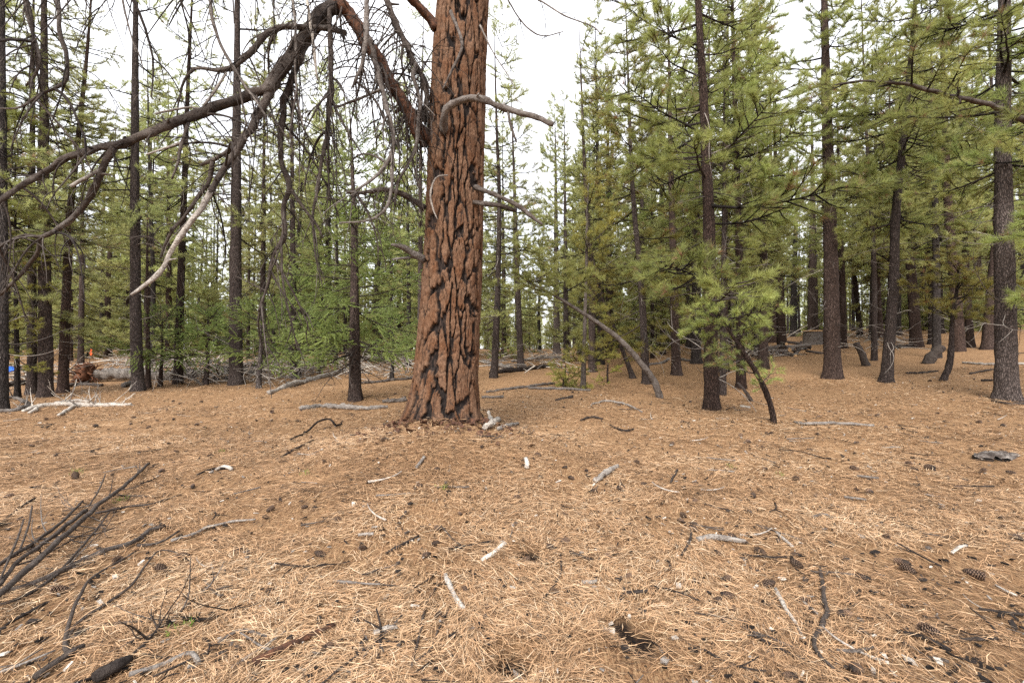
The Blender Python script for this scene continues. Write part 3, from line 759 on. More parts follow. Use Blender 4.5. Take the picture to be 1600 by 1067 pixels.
def dead_mesh(seed, n, zmin, zmax, lmax, r):
    rg = np.random.default_rng(seed); m = MB()
    for _ in range(n):
        z = rg.uniform(zmin, zmax); az = rg.uniform(0, TAU)
        d = np.array([math.cos(az), math.sin(az), rg.normal(.05, .35)])
        L = lmax*rg.uniform(.2, 1)**1.3
        p = twig_path((0, 0, z), d, L, rg, 10, .22, .10)
        ti = rg.choice([.35, .5, .6, .78], p=[.35, .3, .2, .15])
        tube(m, p, np.linspace(r, r*.3, 10), 4, 0, ti, cap=False)
        for _k in range(rg.integers(0, 4)):
            j = rg.integers(3, 8); d2 = p[j+1]-p[j]; d2 = d2/np.linalg.norm(d2) + rg.normal(0, .5, 3)
            q = twig_path(p[j], d2, L*.35, rg, 6, .3, .1); tube(m, q, np.linspace(r*.5, r*.25, 6), 3, 0, ti, cap=False)
    return m.mesh('dead_branches', M_DEAD)
DEADM = [dead_mesh(90+i, 64, .6, 8.0, 1.7, .010) for i in range(4)]

def trunk_mesh(P, H, r0, k, step, seed, rough=1.0):
    """P: base-relative axis control points (z rising). Returns mesh relative to the base."""
    P = np.asarray(P, float)
    last = P[-1]
    if last[2] < H:
        d = (P[-1]-P[-2])/max(P[-1][2]-P[-2][2], .1); d[:2] *= .6
        P = np.vstack([P, last + d*(H-last[2])])
    P = np.vstack([P[0] - (P[1]-P[0])*0 + [0, 0, -.15], P])
    zt = P[-1][2]
    zs = np.concatenate([np.arange(0, min(9, zt), step), np.arange(min(9, zt), zt, .35), [zt]])
    Q = smooth_path(P, 160); x = np.interp(zs, Q[:, 2], Q[:, 0]); y = np.interp(zs, Q[:, 2], Q[:, 1])
    zs = np.concatenate([[-.15], zs]); x = np.concatenate([[Q[0, 0]], x]); y = np.concatenate([[Q[0, 1]], y])
    rad = r0*np.maximum(.05, (1 - (np.maximum(zs, 0)/H)**1.15)) * (1 + .32*np.exp(-np.maximum(zs, 0)/.22))
    a = np.arange(k)*TAU/k
    A, Zg = np.meshgrid(a, zs); c, s = np.cos(A), np.sin(A)
    g = r0/.18
    nz = .075*vnoise(c*3.2*g+seed, s*3.2*g, Zg*4) + .05*vnoise(c*6*g, s*6*g+seed, Zg*9) + .06*vnoise(c*1.2+seed, s*1.2, Zg*1.1)
    nz = nz + np.exp(-np.maximum(Zg, 0)/.2)*.16*vnoise(c*2+seed, s*2, 0)
    R = rad[:, None]*(1 + rough*nz)
    V = np.stack([x[:, None]+R*c, y[:, None]+R*s, Zg], -1)
    n = len(zs)
    j, i = np.meshgrid(np.arange(k), np.arange(n-1)); j2 = (j+1) % k
    m = MB(); m.add(V.reshape(-1, 3), np.stack([i*k+j, i*k+j2, (i+1)*k+j2, (i+1)*k+j], -1).reshape(-1, 4))
    return m.mesh('trunk', M_BARK)

TREES = []
def pine(base, w, tops, H, kind, var, label, dead=True, group=None, lean_h=7.0, cscale=1.0, seed=0, r=None, name='pine_tree'):
    """base (px, py) on the ground, w trunk width px near the base, tops [(px, py)...] where the trunk passes"""
    b = gnd(*base); D = b[1]
    P = [np.zeros(3)] + [at(px, py, D) - b for px, py in tops]
    r0 = r or w/2*D/F/(1.42 if w >= 18 else 1.12)
    root = thing(name, b, label, 'tree', group)
    near = D < 14
    link('trunk', trunk_mesh(P, H, r0, 22 if near else 13, .07 if near else .16, base[0]*.13), root)
    Q = smooth_path(np.array(P), 60)
    top = np.array([np.interp(lean_h, Q[:, 2], Q[:, c]) for c in range(3)])
    if Q[-1, 2] < lean_h: top = Q[-1]
    rot = Vector((0, 0, 1)).rotation_difference(Vector(top)) @ Quaternion((0, 0, 1), (base[0]*.7) % TAU)
    rng = random.Random(base[0])
    if kind:
        c = link('crown', CR[kind][var % len(CR[kind])], root)
        s = H/CRH[kind]*cscale
        c.rotation_mode = 'QUATERNION'; c.rotation_quaternion = rot; c.scale = (s, s, H/CRH[kind])
    if dead:
        d = link('dead_branches', DEADM[rng.randrange(4)], root)
        d.rotation_mode = 'QUATERNION'; d.rotation_quaternion = rot; d.scale = (.9, .9, 1)
        tag(d, kind='stuff')
    TREES.append((b[0], b[1]))
    return root

GP = 'pines standing around the clearing'
# ---- left of the big pine
pine((4, 640), 15, [(5, 330), (4, 0)], 14, 'mid_sparse', 0, 'pine trunk cut by the left edge of the picture', group=GP)
pine((72, 621), 25, [(70, 450), (69, 330), (69, 0)], 16, 'mid_sparse', 1, 'thick dark pine with wide flared foot, nearest the left edge log tangle', group=GP)
pine((50, 617), 14, [(50, 450), (50, 330), (52, 60)], 13, 'mid_low', 0, 'slim pine close behind the thick flared pine on its left', group=GP)
pine((98, 614), 15, [(105, 430), (110, 330), (124, 200), (138, 60)], 13, 'mid_sparse', 2, 'slim pine leaning right between the thick flared pine and the root ball', group=GP)
pine((27, 622), 8, [(26, 540), (24, 400)], 7, 'mid_low', 1, 'thin young pine beside the left edge, in front of the tarp', group=GP)
pine((126, 574), 9, [(128, 430), (129, 330), (130, 150)], 14, 'far_low', 0, 'slim pine rising directly behind the upturned root ball', group=GP)
pine((216, 611), 23, [(212, 500), (211, 330), (211, 150), (212, 0)], 17, 'mid_sparse', 0, 'tall straight dark pine standing in front of the big fallen log', group=GP, cscale=.8)
pine((232, 607), 8, [(231, 540), (230, 420)], 6, None, 0, 'thin dark dead pole touching the right side of the tall straight pine', dead=True, group=GP)
pine((278, 600), 14, [(283, 430), (287, 330), (293, 150), (300, 0)], 15, 'mid_sparse', 1, 'slender pine leaning slightly right behind the low cedar thicket', group=GP)
pine((369, 601), 28, [(368, 450), (369, 330), (370, 150), (371, 0)], 18, 'mid_sparse', 2, 'straight grey pine with tangled dead twigs at its foot, amid the cedar thicket', group=GP)
pine((459, 591), 12, [(458, 480), (457, 330), (456, 150)], 14, 'mid_sparse', 1, 'pine between the cedar thicket and the slim cedar tree', group=GP)
pine((412, 575), 11, [(411, 430), (412, 330), (413, 150), (414, 0)], 16, 'far_high', 1, 'pine seen behind the drooping dead limb, right of the straight grey pine', group=GP)
pine((513, 560), 14, [(513, 440), (513, 300)], 17, 'far_high', 0, 'far pine with a reddish trunk left of the slim cedar', group=GP)
pine((608, 566), 9, [(611, 430), (612, 250)], 14, 'far_low', 1, 'distant pine leftmost of three thin trunks beside the big orange trunk', group=GP)
pine((623, 562), 8, [(623, 430), (624, 200)], 15, 'far_high', 2, 'distant pine in the middle of three thin trunks beside the big orange trunk', group=GP)
pine((634, 560), 8, [(632, 430), (631, 200)], 15, 'far_high', 0, 'distant pine rightmost of three thin trunks beside the big orange trunk', group=GP)
pine((657, 585), 11, [(657, 400), (657, 250), (660, 120)], 15, 'mid_sparse', 2, 'grey pine half hidden behind the left edge of the big orange trunk', group=GP)
# ---- centre, right of the big pine
pine((772, 590), 13, [(776, 500), (779, 400), (780, 300), (776, 200)], 13, 'mid_low', 0, 'pine with bare twigs at its foot, first right of the big orange trunk', group=GP)
pine((787, 557), 9, [(787, 450), (786, 350)], 14, 'far_high', 1, 'thin distant pine seen right after the first pine beside the orange trunk', group=GP)
pine((814, 576), 12, [(809, 450), (805, 330), (800, 180)], 13, 'mid_low', 0, 'grey pine in front of the dark fallen log right of the orange trunk', group=GP)
pine((870, 553), 13, [(869, 400), (868, 250), (866, 140)], 17, 'far_high', 2, 'pale green pine whose pointed top stands free against the white sky', group=GP, name='pine_tree')
pine((885, 566), 11, [(884, 450), (883, 330)], 13, 'far_low', 2, 'pine rising above the tip half of the leaning bare trunk', group=GP)
pine((953, 560), 15, [(952, 450), (950, 330), (950, 120)], 17, 'mid_high', 0, 'thick far pine behind the middle of the leaning bare trunk', group=GP)
pine((925, 556), 9, [(924, 450), (922, 300)], 15, 'far_high', 0, 'thin distant pine between the bleached snag and the thick far pine', group=GP)
pine((989, 591), 9, [(972, 545), (955, 500), (940, 460)], 5.5, 'mid_low', 1, 'small pine leaning left just behind the leaning bare trunk', dead=False, group=GP)
pine((1010, 600), 13, [(1005, 500), (998, 400), (991, 330), (985, 220)], 13, 'mid_low', 1, 'slim dark pine leaning left, just behind the foot of the leaning bare trunk', group=GP)
pine((1007, 566), 11, [(1005, 450), (1003, 330), (1003, 150)], 15, 'far_high', 1, 'far pine showing just right of the slim left leaning pine', group=GP)
pine((1057, 586), 16, [(1054, 480), (1050, 330), (1047, 200)], 15, 'mid_high', 1, 'dark pine with bent foot halfway between the leaning trunk and the bushy pine', group=GP)
pine((1088, 568), 17, [(1088, 480), (1089, 330), (1088, 150)], 16, 'mid_high', 2, 'pine half hidden behind the left side of the bushy dark pine', group=GP)
pine((1112, 640), 31, [(1110, 500), (1107, 330), (1099, 150), (1091, 0)], 14, 'near_low', 0, 'bushy dark pine with rough bark and low branches, nearest on the right half', group=GP)
pine((1129, 617), 11, [(1130, 500), (1131, 380)], 10, 'mid_high', 0, 'thin pine close behind the right side of the bushy dark pine', group=GP)
pine((1158, 607), 19, [(1156, 450), (1153, 330), (1148, 150), (1144, 0)], 15, 'near_high', 1, 'tall pine just right of the bushy dark pine, behind the bent sapling', group=GP)
# ---- right side
pine((1180, 557), 9, [(1182, 530), (1180, 450), (1178, 330)], 14, 'far_high', 2, 'thin crooked pine left of the firewood pile', group=GP)
pine((1206, 535), 15, [(1206, 430), (1205, 330), (1203, 100)], 17, 'mid_high', 0, 'left one of the paired pines at the left end of the firewood pile', group=GP)
pine((1222, 546), 15, [(1218, 430), (1214, 330), (1207, 100)], 16, 'mid_high', 1, 'right one of the paired pines at the left end of the firewood pile', group=GP)
pine((1240, 526), 12, [(1241, 430), (1244, 330), (1248, 100)], 16, 'far_high', 0, 'slim pine rising behind the middle of the firewood pile', group=GP)
pine((1270, 527), 17, [(1270, 430), (1270, 330), (1268, 150)], 17, 'mid_high', 2, 'pine rising directly behind the cut stump of the firewood pile', group=GP)
pine((1301, 591), 33, [(1299, 480), (1296, 330), (1291, 150), (1288, 0)], 17, 'near_high', 0, 'stout straight pine with wide foot at the right end of the firewood pile', group=GP, cscale=.85)
pine((1317, 544), 12, [(1316, 450), (1312, 330)], 14, 'far_high', 1, 'slim pine just right of the stout straight pine', group=GP)
pine((1344, 525), 9, [(1335, 430), (1325, 350), (1310, 300)], 12, 'far_low', 1, 'thin curved pine behind the short leaning post', group=GP)
pine((1364, 531), 12, [(1365, 430), (1366, 330), (1370, 120)], 16, 'far_high', 2, 'straight pine between the short leaning post and the curved dark pine', group=GP)
pine((1402, 524), 11, [(1403, 430), (1404, 330), (1408, 100)], 16, 'far_high', 0, 'far pine just right of the curved dark pine, lit grey', group=GP)
pine((1385, 597), 22, [(1390, 530), (1396, 440), (1400, 330), (1416, 170), (1430, 0)], 15, 'near_high', 1, 'curved dark pine bending right as it rises, right of the short leaning post', group=GP)
pine((1432, 542), 17, [(1424, 430), (1413, 330), (1405, 200)], 15, 'mid_high', 1, 'pine leaning left, crossing behind the curved dark pine', group=GP)
pine((1458, 538), 12, [(1455, 430), (1450, 330), (1447, 100)], 16, 'mid_high', 2, 'slim pine behind the tilted log stump', group=GP)
pine((1499, 549), 22, [(1492, 440), (1482, 330), (1475, 150), (1470, 20)], 17, 'mid_high', 0, 'thick pine behind the crooked sapling with the green tuft', group=GP)
pine((1517, 543), 11, [(1512, 470), (1506, 330)], 14, 'far_high', 2, 'thin pine right of the thick pine behind the crooked sapling', group=GP)
pine((1532, 513), 13, [(1528, 430), (1524, 300)], 16, 'far_high', 1, 'far pine on the rise left of the large right edge pine', group=GP)
pine((1545, 546), 24, [(1552, 450), (1560, 330), (1563, 150)], 17, 'mid_high', 1, 'thick pine half hidden behind the left side of the large right edge pine', group=GP)
pine((1573, 625), 38, [(1571, 480), (1568, 330), (1567, 150), (1569, 0)], 16, 'near_high', 1, 'large rough barked pine standing alone near the right edge', group=GP)
pine((1596, 506), 12, [(1597, 430), (1596, 300)], 15, 'far_high', 0, 'pine on the rise cut by the right edge of the picture', group=GP)
pine((1760, 640), 34, [(1765, 330), (1770, 0)], 14, 'near_low', 0, 'pine outside the right edge whose long bough reaches into the picture', group=GP)
pine((-95, 640), 24, [(-95, 330), (-95, 0)], 15, 'near_high', 0, 'pine outside the left edge whose needles hang into the picture', group=GP)

# the long bough reaching in from the right edge
def bough():
    root = [o for o in COL.objects if o.get('label', '').startswith('pine outside the right')][0]
    org = np.array(root.location)
    D = org[1]
    o = limb(root, 'bough', [(1762, 250, D, 12), (1690, 215, D-.6, 11), (1600, 186, D-1.2, 10), (1540, 163, D-1.5, 9), (1470, 146, D-1.7, 8), (1410, 131, D-1.8, 6), (1350, 127, D-1.9, 4), (1310, 132, D-2.0, 3)], M_DEAD, .12, 0, origin=org)
    rg = np.random.default_rng(77); m = MB()
    P = np.array([at(a, b, d) for a, b, d in ((1690, 215, D-.6), (1600, 186, D-1.2), (1540, 163, D-1.5), (1470, 146, D-1.7), (1410, 131, D-1.8), (1350, 127, D-1.9), (1310, 132, D-2.))])
    Q = smooth_path(P, 40) - org
    for i in range(4, 40, 2):
        az = math.atan2(*(Q[min(i+1, 39)]-Q[i-1])[1::-1]) + rg.choice([-1, 1])*rg.uniform(.4, 1.1)
        m.merge(BR['near'][rg.integers(0, 2)], basis(Q[i], az, rg.normal(-.05, .25), rg.normal(0, .4), rg.uniform(.5, .9)), rg.normal(0, .08))
    link('foliage', m.mesh('foliage', [M_DEAD, M_NEEDLE]), root)
bough()

# ------------------------------------------------------------------ far stand
def far_stand():
    rng = np.random.default_rng(17)
    tm = []
    for i in range(4):
        P = [np.zeros(3), np.array([rng.normal(0, .05), rng.normal(0, .05), 4.]), np.array([rng.normal(0, .15), rng.normal(0, .15), 9.])]
        tm.append(trunk_mesh(P, 16.5, .145, 9, .5, 7*i))
    placed = list(TREES); n = 0; tries = 0
    while n < 292 and tries < 20000:
        tries += 1
        D = 16 + 72*rng.random()**1.25
        x = rng.uniform(-1.25, 1.25)*D
        px = 800 + x/D*F
        if 900 > px > 770 and D < 34: continue
        if px < 780 and D < 20: continue
        if any((x-a)**2 + (D-b)**2 < 1.5**2 for a, b in placed): continue
        placed.append((x, D)); n += 1
        z = float(terrain(x, D))
        root = thing('distant_pine', (x, D, z), 'slim distant pine in the dense stand closing off the clearing', 'tree', 'distant pines of the far stand')
        s = rng.uniform(.72, 1.08)
        if px > 930: s *= 1.16
        if 760 < px < 930: s = min(s, .85)
        rz = rng.uniform(0, TAU)
        t = link('trunk', tm[n % 4], root); w = rng.uniform(.6, 1.2)
        t.scale = (w, w, s); t.rotation_euler[2] = rz
        low = rng.random() < (.55 if px < 1130 else .5 if D > 42 else .12)
        c = link('crown', CR['far_low' if low else 'far_high'][n % 3], root)
        c.scale = (s, s, s if not low else s*1.05); c.rotation_euler = (rng.normal(0, .02), rng.normal(0, .02), rz)
    ty = trunk_mesh([np.zeros(3), np.array([.02, .02, 2.]), np.array([0, .05, 4.])], 5., .05, 7, .5, 3)
    n = 0
    while n < 150:
        D = 24 + 46*rng.random(); x = rng.uniform(-1.2, 1.2)*D; n += 1
        root = thing('distant_young_pine', (x, D, float(terrain(x, D))), 'low bushy young pine among the far trunks at the horizon', 'tree', 'young pines of the far stand')
        s = rng.uniform(.5, 1.15); rz = rng.uniform(0, TAU)
        t = link('trunk', ty, root); c = link('crown', CR['far_young'][n % 2], root)
        for o in (t, c): o.scale = (s, s, s); o.rotation_euler[2] = rz
far_stand()

# ------------------------------------------------------------------ cedars with flat green sprays
def cedar_branch(rng, L):
    m = MB(); t = np.linspace(0, 1, 9)
    a = np.stack([t*L, .05*L*np.sin(t*3+rng.uniform(0, 6))*t, L*(-.12*t + .22*t*t)], 1)
    tube(m, a, np.linspace(.006+.007*L, .003, 9), 4, 0, .2, cap=False)
    P, Dv, T = [], [], []
    ns = int(20*L)
    for s_ in range(ns):
        f = .28 + .72*(s_+rng.random())/ns; x = f*8; i = min(int(x), 7); p = a[i] + (a[i+1]-a[i])*(x-i)
        ang = rng.uniform(.5, 1.1); l2 = L*rng.uniform(.14, .32)*(1.25-.8*f)+.06
        d = np.array([math.cos(ang), (1 if s_ % 2 else -1)*math.sin(ang), rng.normal(-.02, .25)])
        tw = twig_path(p, d, l2, rng, 5, .12, .0)
        tube(m, tw[[0, 2, 4]], np.linspace(.004, .002, 3), 3, 0, .22, cap=False)
        bt = .5 + rng.normal(0, .14)
        for c in range(int(l2/.022)):
            g = .15+.85*rng.random(); y = g*4; j = min(int(y), 3)
            P.append(tw[j]+(tw[j+1]-tw[j])*(y-j)); dd = tw[j+1]-tw[j]; Dv.append(dd/np.linalg.norm(dd)); T.append(bt)
    needles(m, np.array(P), np.array(Dv), 4, .058, .0125, 1, np.clip(np.array(T), 0, 1), rng, (.1, .7))
    return m.arrays()
_rg = np.random.default_rng(301)
CB = [cedar_branch(_rg, L) for L in (.5, .8, 1.1, 1.5)]
CBL = np.array([.5, .8, 1.1, 1.5])
def cedar_crown(rng, H, z0, Lfun, whorl, per, az=None, el0=-.25):
    m = MB(); z = z0
    while z < H:
        t = (z-z0)/(H-z0)
        for _ in range(per):
            L = Lfun(t)*rng.uniform(.6, 1.15); b = int(np.argmin(np.abs(CBL-L)))
            A = rng.uniform(0, TAU) if az is None else rng.uniform(*az)
            m.merge(CB[b], basis((0, 0, z+rng.normal(0, .05)), A, el0+.8*t+rng.normal(0, .15), rng.normal(0, .5), L/CBL[b]), rng.normal(0, .1))
        z += whorl*rng.uniform(.7, 1.3)
    return m
def cedar_tree():
    b = gnd(555, 625); D = b[1]; rng = np.random.default_rng(311)
    root = thing('cedar_tree', b, 'slim dark green cedar with bare lower boughs left of the orange trunk', 'tree')
    P = [np.zeros(3)] + [at(x, y, D)-b for x, y in ((554, 500), (554, 400), (552, 300), (548, 200), (546, 160))]
    link('trunk', trunk_mesh(P, P[-1][2]+.3, 9.2*D/F, 22, .05, 3.3), root)
    m = cedar_crown(rng, P[-1][2], 1.15, lambda t: 1.55*(1-t)**.8+.25, .17, 3)
    link('crown', m.mesh('crown', [M_DEAD, M_CEDAR]), root)
    m = MB()
    for k in range(16):                                   # bare drooping lower boughs
        a = rng.uniform(0, TAU); L = rng.uniform(.7, 1.7)
        p = twig_path((0, 0, rng.uniform(.75, 1.5)), (math.cos(a), math.sin(a), -.25), L, rng, 10, .10, .05)
        tube(m, p, np.linspace(.016, .004, 10), 5, 0, .3)
        grow_twigs(m, p, 4, .15, .5, .004, rng, .35, .1, .3)
    tag(link('dead_branches', m.mesh('dead_branches', M_DEAD), root), kind='stuff')
cedar_tree()
def cedar_small(px, py, H, Lm, label, seed, z0=.25, w=7, top=None):
    b = gnd(px, py); D = b[1]; rng = np.random.default_rng(seed)
    root = thing('cedar_sapling', b, label, 'tree', 'young cedars of the thicket')
    link('trunk', trunk_mesh([np.zeros(3), np.array([.05, 0, H*.5]), np.array([0, .05, H])], H+.05, w/2*D/F, 10, .1, seed), root)
    m = cedar_crown(rng, H, z0, lambda t: Lm*(1-t)**.65+.2, .13, 3, None, -.1)
    link('crown', m.mesh('crown', [M_DEAD, M_CEDAR]), root)
    m = MB()
    for k in range(22):
        a = rng.uniform(0, TAU); p = twig_path((0, 0, rng.uniform(.1, .9)), (math.cos(a), math.sin(a), .0), rng.uniform(.4, 1.1), rng, 9, .25, .15)
        tube(m, p, np.linspace(.008, .003, 9), 4, 0, rng.choice([.45, .65, .8]), cap=False)
    tag(link('dead_branches', m.mesh('dead_branches', M_DEAD), root), kind='stuff')
cedar_small(404, 607, 2.55, 1.35, 'bushy cedar sapling right of the straight grey pine', 321, .95, 8)
cedar_small(322, 601, 2.35, 1.55, 'low wide cedar between the slender leaning pine and the straight grey pine', 322, .9, 7)
cedar_small(250, 604, 2.2, 1.3, 'low cedar close right of the tall straight dark pine', 323, .85, 6)
cedar_small(466, 590, 3.6, 1.3, 'taller young cedar between the thicket and the slim cedar tree', 324, .8, 7)
cedar_small(612, 592, 2.3, 1.1, 'young cedar between the slim cedar and the orange trunk', 325, .8, 6)
cedar_small(500, 583, 4.6, 1.1, 'tall narrow young cedar just left of the slim cedar tree', 326, 1.0, 7)

# ------------------------------------------------------------------ leaning trees, saplings, snags
def leaning(name, pts, label, tint, sprays, lod='near', cat='tree', mat_=None, k=14, group=None, matN=None, bscale=(.5, .95)):
    """pts (px, py, ddepth, width); first point on the ground"""
    b = gnd(pts[0][0], pts[0][1]); D = b[1]
    root = thing(name, b, label, cat, group)
    P = np.array([[*(at(x, y, D+dd)-b), w/2*(D+dd)/F] for x, y, dd, w in pts]); P[0, 2] -= .06
    n = max(12, int(np.linalg.norm(np.diff(P[:, :3], axis=0), axis=1).sum()/.06)); Q = smooth_path(P, n)
    m = MB(); tube(m, Q[:, :3], Q[:, 3], k, 0, tint, .22, True, pts[0][0]*.11)
    link('trunk', m.mesh('trunk', mat_ or M_BARK), root)
    if sprays:
        rg = np.random.default_rng(int(pts[0][0])); m = MB()
        for (t0, t1, cnt) in sprays:
            for _ in range(cnt):
                i = int(rg.uniform(t0, t1)*(n-1)); bi = rg.integers(0, 3)
                m.merge(BR[lod][bi], basis(Q[i, :3], rg.uniform(0, TAU), rg.normal(.15, .3), rg.normal(0, .4), rg.uniform(*bscale)), rg.normal(.05, .1))
        link('crown', m.mesh('crown', [M_DEAD, matN or M_NEEDLE]), root)
    return root, Q, b
leaning('leaning_pine', [(1032, 621, 0, 11), (1022, 596, -.02, 9.8), (1006, 573, -.05, 9), (970, 532, -.1, 7.8), (926, 499, -.15, 6.5), (877, 468, -.2, 5), (845, 450, -.25, 3.6), (822, 438, -.3, 2.2)],
        'bare leaning pine trunk with a green tuft of needles at its tip', .46, [(.82, 1.0, 13)], mat_=M_DEAD)
leaning('bent_sapling', [(1211, 662, 0, 9), (1203, 630, -.05, 8), (1187, 592, -.1, 7.5), (1165, 555, -.15, 6.5), (1140, 518, -.2, 5), (1118, 482, -.25, 3)],
        'thin pine sapling bent left in front of the bushy dark pine', .2, [(.25, .5, 3), (.55, 1.0, 20)], bscale=(.35, .75))
leaning('dead_stick', [(1177, 628, 0, 6), (1165, 612, 0, 5), (1152, 598, .05, 3)], 'short dead stick leaning at the foot of the bent sapling', .3, None, cat='stick', mat_=M_DEAD, k=8)
leaning('crooked_sapling', [(1472, 594, 0, 10), (1482, 574, 0, 9), (1486, 548, 0, 8), (1487, 515, -.05, 6), (1491, 480, -.1, 5), (1496, 445, -.1, 4), (1498, 410, -.1, 2)],
        'crooked young pine with layered green tufts left of the large right pine', .2, [(.55, 1.0, 26)], bscale=(.5, .9), matN=M_NEEDLEY)
leaning('bleached_snag', [(911, 608, 0, 10), (912, 570, 0, 7), (914, 500, 0, 5.5), (916, 430, 0, 4.5), (917, 360, 0, 4), (919, 290, 0, 2)],
        'thin bleached dead trunk crossing behind the leaning bare trunk', .42, [(.1, .35, 6), (.35, .95, 18)], mat_=M_DEAD, matN=M_NEEDLEY, bscale=(.5, .95))
leaning('pine_seedling', [(880, 605, 0, 5), (882, 590, 0, 4), (884, 570, 0, 2)], 'low bright green pine seedling left of the bleached snag', .2, [(.1, 1.0, 14)], matN=M_NEEDLEY, bscale=(.5, .85))
leaning('pine_seedling', [(950, 598, 0, 4), (949, 585, 0, 3), (950, 568, 0, 2)], 'small green pine seedling right of the bleached snag', .2, [(.1, 1.0, 6)], matN=M_NEEDLEY, bscale=(.3, .55))
leaning('leaning_post', [(1355, 572, 0, 11), (1348, 556, 0, 10), (1338, 536, 0, 9)], 'short dark broken post leaning left beside the stout straight pine', .34, None, cat='stump', mat_=M_DEAD, k=12)
leaning('tilted_log_stump', [(1448, 568, 0, 14), (1457, 556, 0, 14), (1471, 542, 0, 13)], 'thick tilted broken log leaning right near the crooked sapling', .34, None, cat='stump', mat_=M_DEAD, k=12)

# ------------------------------------------------------------------ fallen logs and branches
def fallen(name, pts, label, tint, cat='branch', k=8, lift=.8, rough=.2, sides=None, group=None, mat_=None, twigs=0, cut=False, tl=(.1, .4, .003)):
    """pts (px, py, width px[, raise m]) on the ground; sides: further paths joined to it as forks"""
    def world(ps):
        out = []
        for q in ps:
            g = gnd(q[0], q[1]) ; r = q[2]*.44*g[1]/F
            up = q[3] if len(q) > 3 else 0
            if up:
                d = ray(q[0], q[1]); s_ = g[1]/d[1]; nrm = up/max(.12, -d[2]) ; p = np.array([0, 0, CAMZ]) + d*(s_-nrm)
                r = q[2]*.38*p[1]/F; out.append([*p, r])
            else: out.append([g[0], g[1], g[2]+r*lift+.014*max(0., min(1., (9-g[1])/4)), r])
        return np.array(out)
    main = world(pts); org = main[len(main)//2, :3]
    def one(W, kk, tt):
        n = max(6, int(np.linalg.norm(np.diff(W[:, :3], axis=0), axis=1).sum()/.035)); n = min(n, 60); Q = smooth_path(W, n)
        p = Q[:, :3] - org; r = np.maximum(Q[:, 3], .0015)
        p = p + np.stack([vnoise(np.arange(n)*.35, W[0, 0]*9, c)*r*.4 for c in (1, 2, 3)], 1)
        m = MB(); tube(m, p, r, kk, 0, tt, rough, True, W[0, 0]*7)
        return m, p
    m, p = one(main, k, tint)
    if not sides and not twigs:
        return tag(m.build(name, mat_ or M_DEAD, None) if False else link(name, m.mesh(name, mat_ or M_DEAD), None, org), label, cat, group)
    root = thing(name, org, label, cat, group)
    link('stem', m.mesh('stem', mat_ or M_DEAD), root)
    for sd in sides or ():
        ms, _ = one(world(sd), max(6, k-2), tint); link('side_branch', ms.mesh('side_branch', mat_ or M_DEAD), root)
    if twigs:
        mt = MB(); grow_twigs(mt, p, twigs, tl[0], tl[1], tl[2], np.random.default_rng(int(pts[0][0]*7+pts[0][1])), min(1, tint+.1), -.25, .1)
        tag(link('twigs', mt.mesh('twigs', M_DEAD), root), kind='stuff')
    return root

# dead branches in the left foreground
fallen('fallen_branch', [(-40, 965, 13, .10), (0, 927, 12, .10), (36, 894, 12, .10), (73, 861, 11, .10), (109, 830, 10, .09), (141, 800, 9, .08), (160, 783, 8, .08), (189, 763, 7, .07), (210, 745, 6, .05), (233, 724, 5, .04)],
       'longest dark fallen branch rising from the left edge, forked near its middle', .38, k=10, twigs=8,
       sides=[[(149, 801, 5, .07), (170, 798, 5, .06), (196, 792, 4.5, .04), (236, 787, 4, .02), (283, 772, 3, .01)], [(140, 789, 3, .09), (156, 763, 3, .13), (165, 740, 2, .17)],
              [(134, 797, 8, .08), (116, 811, 8, .08), (91, 832, 8, .08), (54, 858, 8, .08), (22, 883, 8, .08), (0, 912, 8, .08), (-30, 940, 8, .08)],
              [(22, 884, 4, .06), (60, 872, 3.5, .05), (90, 856, 3, .04), (130, 834, 3, .03), (160, 822, 2.5, .02)], [(0, 905, 4, .1), (22, 855, 4, .12), (38, 811, 3, .15)]])
fallen('fallen_branch', [(8, 931, 9), (47, 921, 9), (98, 898, 10), (127, 883, 9), (160, 869, 9), (207, 853, 8), (236, 833, 7), (263, 827, 4)], 'peeling brown fallen branch with pale forked tip below the longest dark branch', .42, k=10,
       sides=[[(215, 858, 5), (235, 856, 4.5), (254, 850, 4), (279, 834, 3)], [(240, 831, 4), (247, 823, 3.5, .03), (252, 817, 2.5, .05)], [(70, 893, 3), (105, 894, 3), (150, 882, 3)]])
fallen('forked_branch', [(54, 1068, 13), (98, 1035, 12), (116, 1024, 11), (132, 1016, 9)], 'grey branch at the bottom left with three long upward forks', .36, k=10,
       sides=[[(105, 1028, 9), (103, 999, 9, .02), (109, 967, 7, .04), (123, 934, 6, .05), (145, 901, 5, .05), (181, 880, 4, .03), (212, 866, 3)],
              [(105, 998, 8, .02), (123, 970, 7, .03), (163, 945, 6, .03), (203, 916, 5, .03), (225, 887, 4, .04), (247, 861, 3, .05), (272, 862, 2.5, .04), (298, 882, 2)],
              [(112, 996, 6, .02), (145, 985, 5), (181, 981, 5), (223, 977, 4)]])
fallen('fallen_branch', [(203, 1034, 5), (247, 992, 5), (276, 967, 4.5), (300, 943, 4), (318, 925, 3)], 'thin twiggy branch right of the grey three forked branch', .3, twigs=12)
fallen('fallen_branch', [(150, 1075, 20), (178, 1056, 20), (203, 1042, 16)], 'thick broken bark covered log end at the bottom edge', .22, k=12, cat='log')
fallen('fallen_branch', [(203, 1062, 8), (254, 1046, 8), (285, 1030, 7), (300, 1028, 8), (310, 1043, 9)], 'hooked pale branch beside the thick broken log end', .62)
fallen('fallen_branch', [(283, 972, 6), (326, 976, 7), (350, 965, 6), (378, 952, 5)], 'short dark knobbly branch right of the twiggy branch', .08, twigs=5)
